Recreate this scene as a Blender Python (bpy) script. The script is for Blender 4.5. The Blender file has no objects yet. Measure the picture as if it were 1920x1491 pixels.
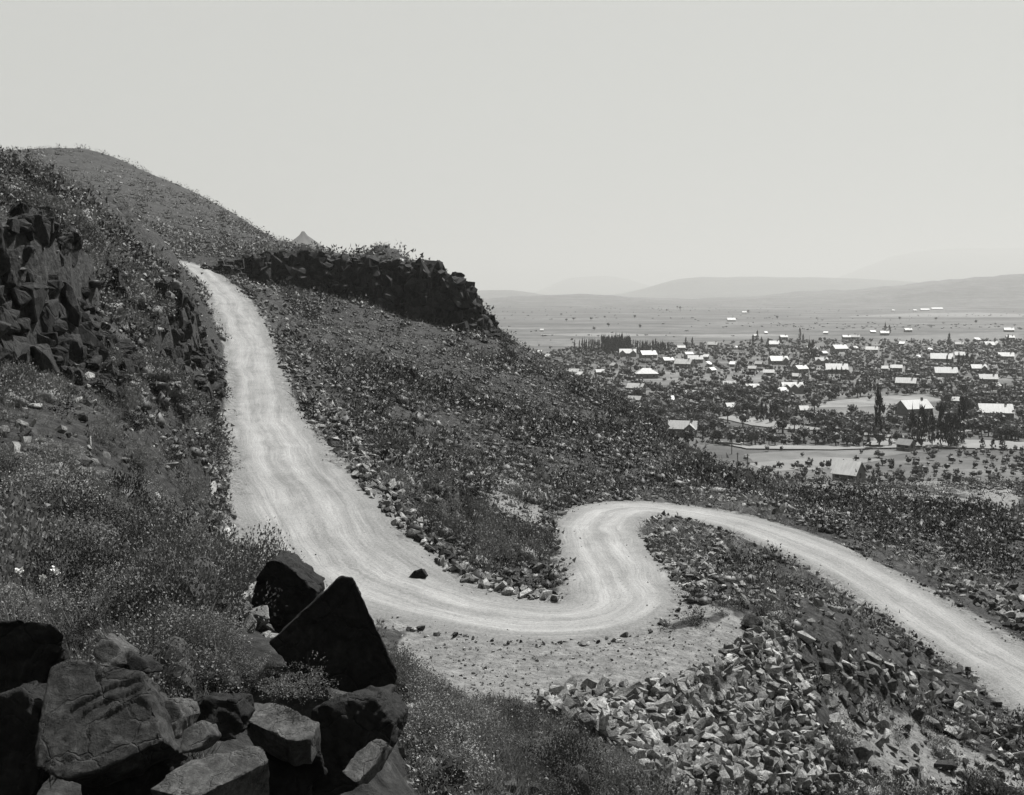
import bpy, bmesh, math, random
import numpy as np
from mathutils import Vector, Matrix, noise as mnoise

# ------------------------------------------------------------------ camera, sky, sun, exposure
SC = bpy.context.scene
COL = SC.collection
F_PX, CX, HY = 2050.0, 960.0, 548.0          # view-camera geometry: level back, lens shifted
cam_d = bpy.data.cameras.new('camera')
cam_d.sensor_width = 36.0
cam_d.sensor_fit = 'HORIZONTAL'
cam_d.lens = F_PX / 1920.0 * 36.0
cam_d.shift_y = -(745.5 - HY) / 1920.0
cam_d.clip_start = 0.1
cam_d.clip_end = 90000.0
cam = bpy.data.objects.new('camera', cam_d)
cam.rotation_euler = (math.radians(90), 0, 0)
COL.objects.link(cam)
SC.camera = cam

SUN_AZ, SUN_EL = math.radians(38), math.radians(56)
world = bpy.data.worlds.new('World')
SC.world = world
world.use_nodes = True
wn, wl = world.node_tree.nodes, world.node_tree.links
wn.clear()
w_out = wn.new('ShaderNodeOutputWorld')
w_bg = wn.new('ShaderNodeBackground')
sky_t = wn.new('ShaderNodeTexSky')
sky_t.sky_type = 'NISHITA'
sky_t.sun_disc = False
sky_t.sun_elevation = SUN_EL
sky_t.sun_rotation = SUN_AZ
sky_t.dust_density = 1.5
w_sep = wn.new('ShaderNodeSeparateColor')      # blue-sensitive plate: the blue of the sky is what it records
w_pow = wn.new('ShaderNodeMath'); w_pow.operation = 'POWER'; w_pow.inputs[1].default_value = 0.12
w_com = wn.new('ShaderNodeMix'); w_com.data_type = 'RGBA'; w_com.blend_type = 'MULTIPLY'
w_com.inputs[0].default_value = 1.0
w_com.inputs[7].default_value = (1.0, 1.01, 0.97, 1.0)
wl.new(sky_t.outputs[0], w_sep.inputs[0])
wl.new(w_sep.outputs[2], w_pow.inputs[0])
wl.new(w_pow.outputs[0], w_com.inputs[6])
wl.new(w_com.outputs[2], w_bg.inputs[0])
w_bg.inputs[1].default_value = 0.15
SKY_GAIN = 1.34
w_gain = wn.new('ShaderNodeMath'); w_gain.operation = 'MULTIPLY'; w_gain.inputs[1].default_value = SKY_GAIN
wl.new(w_pow.outputs[0], w_gain.inputs[0])
wl.new(w_gain.outputs[0], w_com.inputs[6])
wl.new(w_bg.outputs[0], w_out.inputs[0])

sun_d = bpy.data.lights.new('sun', 'SUN')
sun_d.energy = 5.0
sun_d.angle = math.radians(0.5)
sun_d.color = (1.0, 0.995, 0.98)
sun = bpy.data.objects.new('sun', sun_d)
sdir = Vector((math.sin(SUN_AZ) * math.cos(SUN_EL), math.cos(SUN_AZ) * math.cos(SUN_EL), math.sin(SUN_EL)))
sun.rotation_euler = sdir.to_track_quat('Z', 'Y').to_euler()
sun.location = sdir * 100
COL.objects.link(sun)
SC.view_settings.view_transform = 'Standard'
SC.view_settings.look = 'None'
SC.view_settings.exposure = 1.25
SC.view_settings.gamma = 1.0
SC.render.engine = 'CYCLES'
SC.cycles.max_bounces = 5
SC.cycles.diffuse_bounces = 2
SC.cycles.glossy_bounces = 2
SC.cycles.transmission_bounces = 3
SC.cycles.volume_bounces = 1
SC.cycles.transparent_max_bounces = 6
SC.cycles.use_denoising = True

random.seed(7)
RNG = np.random.default_rng(11)


# ------------------------------------------------------------------ small numeric helpers
def _hash(ix, iy, seed):
    h = (ix * 374761393 + iy * 668265263 + seed * 974711) & 0xFFFFFFFF
    h = ((h ^ (h >> 13)) * 1274126177) & 0xFFFFFFFF
    return ((h ^ (h >> 16)) & 0xFFFF) / 65535.0


def vnoise(x, y, seed=0):
    ix, iy = np.floor(x).astype(np.int64), np.floor(y).astype(np.int64)
    fx, fy = x - ix, y - iy
    fx, fy = fx * fx * (3 - 2 * fx), fy * fy * (3 - 2 * fy)
    a, b = _hash(ix, iy, seed), _hash(ix + 1, iy, seed)
    c, d = _hash(ix, iy + 1, seed), _hash(ix + 1, iy + 1, seed)
    return (a * (1 - fx) + b * fx) * (1 - fy) + (c * (1 - fx) + d * fx) * fy * 1.0 - 0.5


def fbm(x, y, octs=4, seed=0):
    s, a = np.zeros_like(x, dtype=float), 1.0
    for o in range(octs):
        s += a * vnoise(x * 2 ** o, y * 2 ** o, seed + o * 17)
        a *= 0.5
    return s


def sstep(a, b, x):
    t = np.clip((x - a) / (b - a), 0, 1)
    return t * t * (3 - 2 * t)


def world_of(px, py, Y):
    return np.array([(px - CX) * Y / F_PX, Y, (HY - py) * Y / F_PX])


def proj(X, Y, Z):
    Ys = np.maximum(Y, 0.2)
    return CX + F_PX * X / Ys, HY - F_PX * Z / Ys


def in_poly(px, py, poly):
    ins = np.zeros(px.shape, bool)
    n = len(poly)
    for i in range(n):
        x0, y0 = poly[i]
        x1, y1 = poly[(i + 1) % n]
        if y0 == y1:
            continue
        c = ((y0 > py) != (y1 > py)) & (px < (x1 - x0) * (py - y0) / (y1 - y0) + x0)
        ins ^= c
    return ins


def seg_dist(X, Y, P):
    """distance, nearest index and side of points to a dense polyline P (n,2)"""
    best = np.full(X.shape, 1e9)
    idx = np.zeros(X.shape, int)
    for i in range(len(P)):
        d = (X - P[i, 0]) ** 2 + (Y - P[i, 1]) ** 2
        m = d < best
        best[m] = d[m]
        idx[m] = i
    return np.sqrt(best), idx


def catmull(P, step):
    P = np.asarray(P, float)
    Q = np.vstack([2 * P[0] - P[1], P, 2 * P[-1] - P[-2]])
    out = []
    for i in range(1, len(Q) - 2):
        p0, p1, p2, p3 = Q[i - 1], Q[i], Q[i + 1], Q[i + 2]
        n = max(2, int(np.linalg.norm((p2 - p1)[:2]) / step))
        for k in range(n):
            t = k / n
            out.append(0.5 * (2 * p1 + (p2 - p0) * t + (2 * p0 - 5 * p1 + 4 * p2 - p3) * t * t + (3 * p1 - p0 - 3 * p2 + p3) * t ** 3))
    out.append(Q[-2])
    return np.array(out)


# ------------------------------------------------------------------ mesh / object helpers
def mk_mesh(name, V, F, attrs=None, smooth=False, mat_idx=None):
    V = np.asarray(V, np.float32)
    F = np.asarray(F, np.int32)
    me = bpy.data.meshes.new(name)
    k = F.shape[1]
    me.vertices.add(len(V))
    me.vertices.foreach_set('co', V.ravel())
    me.loops.add(F.size)
    me.loops.foreach_set('vertex_index', F.ravel())
    me.polygons.add(len(F))
    me.polygons.foreach_set('loop_start', np.arange(0, F.size, k, dtype=np.int32))
    me.polygons.foreach_set('loop_total', np.full(len(F), k, np.int32))
    me.polygons.foreach_set('use_smooth', np.full(len(F), bool(smooth)))
    if mat_idx is not None:
        me.polygons.foreach_set('material_index', np.asarray(mat_idx, np.int32))
    me.update(calc_edges=True)
    for an, av in (attrs or {}).items():
        a = me.attributes.new(an, 'FLOAT', 'POINT')
        a.data.foreach_set('value', np.asarray(av, np.float32))
    me.validate()
    return me


def link(name, data, mat=None, parent=None, loc=None, kind=None, label=None, cat=None, group=None):
    o = bpy.data.objects.new(name, data)
    COL.objects.link(o)
    if data is not None and mat is not None and len(data.materials) == 0:
        for m in (mat if isinstance(mat, (list, tuple)) else [mat]):
            data.materials.append(m)
    if parent is not None:
        o.parent = parent
    if loc is not None:
        o.location = loc
    if kind:
        o['kind'] = kind
    if label:
        o['label'] = label
    if cat:
        o['category'] = cat
    if group:
        o['group'] = group
    return o


def grid_faces(nr, nc):
    i = np.arange(nr - 1)[:, None] * nc + np.arange(nc - 1)[None, :]
    i = i.ravel()
    return np.stack([i, i + 1, i + 1 + nc, i + nc], 1)


def rotmats(az, tx, ty):
    """rotation matrices from three angle arrays"""
    def mk(a, ax):
        c, s = np.cos(a), np.sin(a)
        M = np.zeros((len(a), 3, 3))
        M[:, ax, ax] = 1
        b, d = [(1, 2), (2, 0), (0, 1)][ax]
        M[:, b, b] = c; M[:, d, d] = c; M[:, b, d] = -s; M[:, d, b] = s
        return M
    return mk(az, 2) @ mk(tx, 0) @ mk(ty, 1)


def join_copies(name, protos, idx, pos, scl, R, tone, mat, kind='stuff', label=None, cat=None, parent=None, smooth=False):
    """many copies of small triangle meshes as ONE mesh object"""
    Vs, Fs, Ts, off, MI = [], [], [], 0, []
    for k, pr in enumerate(protos):
        v, f = pr[0], pr[1]
        sel = np.nonzero(idx == k)[0]
        if len(sel) == 0:
            continue
        vv = v[None] * scl[sel][:, None, :]
        vv = np.einsum('nij,nkj->nki', R[sel], vv) + pos[sel][:, None, :]
        ff = f[None] + (np.arange(len(sel)) * len(v))[:, None, None] + off
        Vs.append(vv.reshape(-1, 3)); Fs.append(ff.reshape(-1, 3))
        Ts.append(np.repeat(tone[sel], len(v)))
        if len(pr) > 2:
            MI.append(np.tile(pr[2], len(sel)))
        off += len(sel) * len(v)
    me = mk_mesh(name, np.vstack(Vs), np.vstack(Fs), {'tone': np.concatenate(Ts)}, smooth, np.concatenate(MI) if MI else None)
    return link(name, me, mat, kind=kind, label=label, cat=cat, parent=parent)


# ------------------------------------------------------------------ materials (monochrome: the place as this plate shows it)
ALB = .74            # plate tones are set for this exposure


def grey(v):
    v *= ALB
    return (v * 1.004, v * 1.002, v * .985, 1.0)


class MatB:
    def __init__(self, name):
        self.m = bpy.data.materials.new(name)
        self.m.use_nodes = True
        self.n, self.l = self.m.node_tree.nodes, self.m.node_tree.links
        self.bsdf = self.n['Principled BSDF']
        self.bsdf.inputs['Roughness'].default_value = 0.9
        self.bsdf.inputs['Specular IOR Level'].default_value = 0.15

    def node(self, t, **kw):
        nd = self.n.new(t)
        for k, v in kw.items():
            setattr(nd, k, v)
        return nd

    def coords(self, kind='Object'):
        tc = self.node('ShaderNodeTexCoord')
        return tc.outputs[kind]

    def noise(self, vec, scale, detail=4, rough=0.6, dist=0.0):
        nd = self.node('ShaderNodeTexNoise')
        nd.inputs['Scale'].default_value = scale
        nd.inputs['Detail'].default_value = detail
        nd.inputs['Roughness'].default_value = rough
        nd.inputs['Distortion'].default_value = dist
        self.l.new(vec, nd.inputs['Vector'])
        return nd.outputs['Fac']

    def voro(self, vec, scale, out='Distance'):
        nd = self.node('ShaderNodeTexVoronoi')
        nd.inputs['Scale'].default_value = scale
        self.l.new(vec, nd.inputs['Vector'])
        return nd.outputs[out]

    def scaled(self, vec, s):
        nd = self.node('ShaderNodeMapping')
        nd.inputs['Scale'].default_value = s
        self.l.new(vec, nd.inputs['Vector'])
        return nd.outputs[0]

    def ramp(self, fac, stops):
        nd = self.node('ShaderNodeValToRGB')
        el = nd.color_ramp.elements
        while len(el) < len(stops):
            el.new(0.5)
        for e, (p, v) in zip(el, stops):
            e.position = p
            e.color = grey(v)
        self.l.new(fac, nd.inputs[0])
        return nd.outputs[0]

    def fac(self, fac, stops):
        nd = self.node('ShaderNodeValToRGB')
        el = nd.color_ramp.elements
        while len(el) < len(stops):
            el.new(0.5)
        for e, (p, v) in zip(el, stops):
            e.position = p
            e.color = (v, v, v, 1)
        self.l.new(fac, nd.inputs[0])
        return nd.outputs[0]

    def math(self, op, a, b, clamp=False):
        nd = self.node('ShaderNodeMath', operation=op, use_clamp=clamp)
        for i, x in enumerate((a, b)):
            if isinstance(x, (int, float)):
                nd.inputs[i].default_value = x
            else:
                self.l.new(x, nd.inputs[i])
        return nd.outputs[0]

    def mix(self, fac, a, b, blend='MIX'):
        nd = self.node('ShaderNodeMix', data_type='RGBA', blend_type=blend)
        for i, x in ((0, fac), (6, a), (7, b)):
            if isinstance(x, (int, float)):
                nd.inputs[i].default_value = x
            elif isinstance(x, tuple):
                nd.inputs[i].default_value = x
            else:
                self.l.new(x, nd.inputs[i])
        return nd.outputs[2]

    def attr(self, name):
        return self.node('ShaderNodeAttribute', attribute_name=name).outputs['Fac']

    def rand(self):
        return self.node('ShaderNodeObjectInfo').outputs['Random']

    def bump(self, h, dist, strength=1.0):
        nd = self.node('ShaderNodeBump')
        nd.inputs['Strength'].default_value = strength
        nd.inputs['Distance'].default_value = dist
        self.l.new(h, nd.inputs['Height'])
        self.l.new(nd.outputs[0], self.bsdf.inputs['Normal'])

    def color(self, c):
        if isinstance(c, tuple):
            self.bsdf.inputs['Base Color'].default_value = c
        else:
            self.l.new(c, self.bsdf.inputs['Base Color'])

    def scale_by(self, col, fac_src, lo, hi):
        """multiply a colour by a value spread lo..hi"""
        f = self.math('MULTIPLY_ADD', fac_src, hi - lo)
        self.n[-1].inputs[2].default_value = lo
        cmb = self.node('ShaderNodeCombineColor')
        for i in range(3):
            self.l.new(f, cmb.inputs[i])
        return self.mix(1.0, col, cmb.outputs[0], 'MULTIPLY')


def mat_ground():
    b = MatB('hillside_soil')
    P = b.coords()
    big = b.noise(P, .22, 5, .65)
    fine = b.noise(P, 3.2, 6, .7)
    speck = b.voro(P, 5.5)
    soil = b.ramp(fine, [(.30, .007), (.5, .018), (.72, .06)])
    soil = b.mix(1.0, soil, b.fac(b.noise(P, 1.1, 5, .75), [(.40, .35), (.50, .9), (.62, 1.5)]), 'MULTIPLY')
    soil = b.mix(b.math('MULTIPLY', b.fac(big, [(.42, 0.0), (.62, 1.0)]), .55), soil, b.ramp(fine, [(.3, .015), (.7, .09)]))
    dirt = b.ramp(b.noise(P, 2.1, 7, .72), [(.3, .075), (.5, .15), (.7, .235)])
    grit = b.fac(speck, [(.05, .45), (.25, 1.0)])
    dirt = b.mix(.7, dirt, b.mix(1.0, dirt, grit, 'MULTIPLY'))
    edge = b.math('ADD', b.attr('dirt'), b.math('MULTIPLY', b.math('SUBTRACT', b.noise(P, 1.3, 6, .7), .5), .9))
    m = b.fac(edge, [(.38, 0.0), (.62, 1.0)])
    geo = b.node('ShaderNodeNewGeometry')
    sx = b.node('ShaderNodeSeparateXYZ')
    b.l.new(geo.outputs['True Normal'], sx.inputs[0])
    steep = b.fac(b.math('ADD', sx.outputs[2], b.math('MULTIPLY', b.math('SUBTRACT', fine, .5), .3)), [(.56, 1.0), (.70, 0.0)])
    rockc = b.ramp(fine, [(.3, .008), (.5, .022), (.7, .06)])
    b.color(b.mix(steep, b.mix(m, soil, dirt), rockc))
    h = b.math('ADD', b.noise(P, 2.2, 8, .72), b.math('MULTIPLY', speck, .35))
    b.bump(h, .16, .9)
    return b.m


def mat_road():
    b = MatB('road_dust')
    P = b.coords()
    al, ac, ed = b.attr('along'), b.attr('across'), b.attr('edge')
    wob = b.math('MULTIPLY', b.math('SUBTRACT', b.noise(b.scaled(P, (.09, .09, .09)), 1.0, 3, .5), .5), 2.6)
    acw = b.math('ADD', ac, wob)
    cmb = b.node('ShaderNodeCombineXYZ')
    b.l.new(b.math('MULTIPLY', al, .035), cmb.inputs[0])
    b.l.new(b.math('MULTIPLY', acw, 1.0), cmb.inputs[1])
    streak = b.noise(cmb.outputs[0], 2.0, 7, .66)
    cm2 = b.node('ShaderNodeCombineXYZ')
    b.l.new(b.math('MULTIPLY', al, .25), cm2.inputs[0])
    b.l.new(b.math('MULTIPLY', acw, 7.0), cm2.inputs[1])
    fine = b.noise(cm2.outputs[0], 1.6, 5, .7)
    patch = b.noise(P, .35, 6, .65)
    grain = b.noise(P, 9.0, 6, .78)
    tr = b.math('ABSOLUTE', b.math('SUBTRACT', b.math('ABSOLUTE', acw, 0.0), .95), 0.0)
    track = b.fac(tr, [(.12, 1.0), (.62, 0.0)])
    c = b.ramp(streak, [(.34, .125), (.5, .19), (.64, .27)])
    c = b.mix(b.math('MULTIPLY', track, .45), c, grey(.31))
    c = b.mix(.35, c, b.ramp(patch, [(.35, .13), (.65, .29)]))
    c = b.mix(1.0, c, b.fac(fine, [(.32, .74), (.5, 1.0), (.68, 1.12)]), 'MULTIPLY')
    c = b.mix(1.0, c, b.fac(grain, [(.30, .62), (.5, 1.0), (.7, 1.15)]), 'MULTIPLY')
    sh = b.fac(b.math('ADD', ed, b.math('MULTIPLY', b.math('SUBTRACT', patch, .5), 1.3)), [(.62, 0.0), (1.0, 1.0)])
    c = b.mix(b.math('MULTIPLY', sh, .85), c, b.ramp(grain, [(.3, .075), (.5, .13), (.7, .2)]))
    peb = b.voro(P, 2.1)
    c = b.mix(1.0, c, b.fac(peb, [(.035, .35), (.08, 1.0)]), 'MULTIPLY')
    b.color(c)
    h = b.math('ADD', b.math('MULTIPLY', fine, .5), b.math('ADD', b.math('MULTIPLY', grain, .5), streak))
    b.bump(h, .035, .8)
    return b.m


def mat_rock(name, lo, hi, src, rng=(.6, 1.5), sc=1.0, lichen=.5):
    b = MatB(name)
    P = b.coords()
    n1 = b.noise(P, 2.2 * sc, 10, .74, .6)
    n2 = b.noise(P, 16.0 * sc, 8, .78)
    crack = b.node('ShaderNodeTexVoronoi', feature='DISTANCE_TO_EDGE')
    crack.inputs['Scale'].default_value = 2.6 * sc
    wp = b.node('ShaderNodeMix', data_type='RGBA', blend_type='LINEAR_LIGHT')
    wp.inputs[0].default_value = .22
    b.l.new(P, wp.inputs[6])
    nn = b.node('ShaderNodeTexNoise')
    nn.inputs['Scale'].default_value = 3.0 * sc
    nn.inputs['Detail'].default_value = 6
    b.l.new(P, nn.inputs['Vector'])
    b.l.new(nn.outputs['Color'], wp.inputs[7])
    b.l.new(wp.outputs[2], crack.inputs['Vector'])
    ck = b.fac(crack.outputs['Distance'], [(.0, 0.0), (.035, 1.0)])
    c = b.ramp(n1, [(.34, lo), (.52, (lo + hi) * .5), (.68, hi)])
    c = b.mix(1.0, c, b.fac(n2, [(.32, .4), (.52, 1.0), (.7, 1.7)]), 'MULTIPLY')
    li = b.fac(b.noise(P, 11.0 * sc, 6, .7), [(.60, 0.0), (.66, 1.0)])
    c = b.mix(b.math('MULTIPLY', li, lichen), c, grey(hi * 1.5))
    t = b.rand() if src == 'object' else b.attr('tone')
    b.color(b.scale_by(c, t, *rng))
    b.bsdf.inputs['Roughness'].default_value = .85
    h = b.math('ADD', n1, b.math('ADD', b.math('MULTIPLY', n2, .5), b.math('MULTIPLY', ck, .25)))
    b.bump(h, .05 / sc, 1.0)
    return b.m


def mat_leaf(name, v, src, rng=(.6, 1.5), trans=.28):
    b = MatB(name)
    P = b.coords()
    c = b.ramp(b.noise(P, 6.0, 3, .6), [(.3, v * .6), (.7, v * 1.4)])
    t = b.rand() if src == 'object' else b.attr('tone')
    c = b.scale_by(c, t, *rng)
    b.color(c)
    b.bsdf.inputs['Roughness'].default_value = .6
    b.bsdf.inputs['Specular IOR Level'].default_value = .25
    tr = b.node('ShaderNodeBsdfTranslucent')
    b.l.new(c, tr.inputs[0])
    mx = b.node('ShaderNodeMixShader')
    mx.inputs[0].default_value = trans
    b.l.new(b.bsdf.outputs[0], mx.inputs[1])
    b.l.new(tr.outputs[0], mx.inputs[2])
    b.l.new(mx.outputs[0], b.n['Material Output'].inputs[0])
    return b.m


def mat_plain_col(name, v, var=.35, scale=.4, rough=.9):
    b = MatB(name)
    P = b.coords()
    b.color(b.ramp(b.noise(P, scale, 5, .65), [(.3, v * (1 - var)), (.7, v * (1 + var))]))
    b.bsdf.inputs['Roughness'].default_value = rough
    return b.m


def mat_fields():
    b = MatB('valley_fields')
    P = b.coords()
    s1 = b.noise(b.scaled(P, (.0011, .0058, 1)), 1.0, 4, .6, .3)
    s2 = b.noise(b.scaled(P, (.006, .020, 1)), 1.0, 6, .7, .2)
    s3 = b.noise(b.scaled(P, (.05, .08, 1)), 1.0, 6, .7)
    c = b.ramp(s1, [(.36, .035), (.45, .085), (.50, .05), (.56, .12), (.64, .16)])
    c = b.mix(.55, c, b.ramp(s2, [(.36, .02), (.5, .075), (.64, .20)]))
    c = b.mix(1.0, c, b.fac(s3, [(.3, .55), (.5, 1.0), (.7, 1.35)]), 'MULTIPLY')
    b.color(c)
    return b.m


def mat_roof(name, v):
    b = MatB(name)
    P = b.coords()
    wv = b.node('ShaderNodeTexWave', wave_type='BANDS', bands_direction='X')
    wv.inputs['Scale'].default_value = 2.2
    b.l.new(P, wv.inputs[0])
    n = b.noise(b.scaled(P, (.8, .25, .25)), 1.6, 5, .65)
    c = b.ramp(n, [(.3, v * .72), (.55, v), (.75, v * 1.12)])
    b.color(b.scale_by(c, b.rand(), .8, 1.15))
    b.bsdf.inputs['Roughness'].default_value = .55
    b.bsdf.inputs['Specular IOR Level'].default_value = .4
    b.bump(wv.outputs['Fac'], .03, .5)
    return b.m


M = {}
M['ground'] = mat_ground()
M['road'] = mat_road()
M['rock'] = mat_rock('basalt', .03, .115, 'object', (.4, 4.4))
M['rock_s'] = mat_rock('basalt_rubble', .03, .115, 'tone', (.35, 4.8))
M['boulder'] = mat_rock('dark_boulder', .005, .022, 'object', (.8, 1.15), .8, .22)
M['mid'] = mat_rock('mottled_boulder', .010, .058, 'object', (.9, 1.1), 1.0, .3)
M['slab'] = mat_rock('grey_slab', .022, .115, 'object', (.8, 1.2), 1.2, .35)
M['cliff'] = mat_rock('cliff_basalt', .006, .03, 'tone', (.6, 1.6), .5, .2)
M['cliff_o'] = mat_rock('outcrop_basalt', .006, .03, 'object', (.6, 1.6), .5, .2)
M['leaf'] = mat_leaf('shrub_leaf', .078, 'object', (.2, 2.5), .12)
M['bush'] = mat_leaf('bush_leaf', .135, 'object', (.6, 1.6), .15)
M['leaf_s'] = mat_leaf('shrub_leaf_mass', .034, 'tone', (.25, 6.0), .12)
M['pale_leaf'] = mat_leaf('pale_leaf', .15, 'object', (.8, 1.3), .35)
M['grass_s'] = mat_leaf('dry_grass', .13, 'tone', (.5, 1.5), .35)
M['twig'] = mat_plain_col('twig_bark', .04, .4, 20)
M['crown'] = mat_leaf('tree_leaf', .045, 'object', (.5, 2.0), .25)
M['crown_s'] = mat_leaf('tree_leaf_mass', .042, 'tone', (.4, 2.2), .25)
M['poplar'] = mat_leaf('poplar_leaf', .013, 'object', (.7, 1.4), .2)
M['bark'] = mat_plain_col('bark', .06, .3, 3)
M['fields'] = mat_fields()
M['field_pale'] = mat_plain_col('pale_stubble', .155, .3, .08)
M['field_mid'] = mat_plain_col('grazed_grass', .11, .35, .1)
M['lane'] = mat_plain_col('lane_dust', .18, .15, .15)
M['roof'] = mat_roof('corrugated_iron', .42)
M['roof_dull'] = mat_roof('weathered_iron', .27)
M['wall'] = mat_plain_col('plaster_wall', .14, .25, .6)
M['white'] = mat_plain_col('whitewash', .5, .12, .6)
M['dark'] = mat_plain_col('dark_opening', .03, .2, 1)
M['wood'] = mat_plain_col('weathered_wood', .09, .3, 4)
M['hill'] = mat_plain_col('distant_veld', .06, .35, .012)
M['petal'] = mat_plain_col('white_petal', .75, .1, 9)

# ------------------------------------------------------------------ terrain from measured points (pixel, pixel, depth in metres)
ROAD_C = [(350, 497, 161, 1.7), (393, 521, 150, 2.0), (428, 561, 136, 2.2), (447, 595, 123, 2.2), (462, 629, 112, 2.2),
          (478, 696, 92, 1.95), (491, 760, 78, 2.05), (508, 811, 68, 2.35), (530, 861, 60, 2.7), (574, 960, 51, 3.2),
          (645, 1050, 45.5, 3.7), (745, 1110, 43, 3.1), (880, 1146, 41.1, 2.5), (1010, 1163, 40.1, 2.35), (1112, 1158, 40.6, 2.2),
          (1163, 1130, 42.4, 2.1), (1158, 1083, 46.3, 2.0), (1132, 1030, 52.8, 1.95), (1122, 984, 61, 2.1), (1175, 955, 68.8, 2.6),
          (1285, 962, 70.5, 2.5), (1400, 986, 69.3, 2.2), (1520, 1032, 65, 2.15), (1640, 1095, 60.3, 2.15), (1760, 1168, 55.4, 2.15),
          (1900, 1257, 50.4, 2.15), (2100, 1390, 44, 2.15)]
_rp = np.array([list(world_of(a, b, c)) + [w] for a, b, c, w in ROAD_C])
_rp = np.vstack([[-62, 178, 6.2, 1.7], _rp])
ROAD = catmull(_rp, 0.45)
ROAD_S = np.concatenate([[0], np.cumsum(np.hypot(np.diff(ROAD[:, 0]), np.diff(ROAD[:, 1])))])

CLIFFS = [  # foot points (px, py, depth, height), depth of the plateau behind
    ([(405, 505, 156, 1.2), (430, 520, 158, 3.0), (540, 543, 163, 5.2), (650, 560, 165, 5.6), (782, 596, 165, 8.0), (866, 617, 166, 7.4),
      (918, 640, 168, 3.6), (934, 648, 176, 2.6), (930, 640, 190, 0.5)], 34.0, 1.5),
    ([(-150, 655, 34, 4.0), (14, 648, 38, 4.2), (110, 642, 42, 4.2), (165, 628, 48, 2.6)], 16.0, 0.8),
    ([(165, 610, 53, 2.4), (230, 640, 57, 4.2), (310, 645, 63, 4.4), (352, 622, 78, 4.6), (366, 605, 88, 3.2), (366, 590, 98, .8)], 18.0, 0.9),
]
_cl = []
for pts, back, soft in CLIFFS:
    Q = np.array([[*world_of(a, b, c)[:2], h] for a, b, c, h in pts])
    _cl.append((catmull(Q, 0.6), back, soft))


def cliff_add(X, Y):
    out = np.zeros(X.shape)
    for P, back, soft in _cl:
        lo, hi = P[:, :2].min(0) - back - 4, P[:, :2].max(0) + back + 4
        m = (X > lo[0]) & (X < hi[0]) & (Y > lo[1]) & (Y < hi[1])
        if not m.any():
            continue
        x, y = X[m], Y[m]
        d, i = seg_dist(x, y, P)
        t = np.gradient(P[:, :2], axis=0)
        nx, ny = -t[i, 1], t[i, 0]                     # left of the walking direction = the hill side
        side = (x - P[i, 0]) * nx + (y - P[i, 1]) * ny
        sd = np.where(side > 0, d, -d) + fbm(x * .35, y * .35, 3, 5) * 1.6
        ends = (i > 0) & (i < len(P) - 1)
        h = P[i, 2] * sstep(0, soft, sd) * (1 - sstep(back * .35, back, sd)) * np.where(ends, 1, 1 - sstep(0, 6, d))
        out[m] += h
    return out


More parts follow.
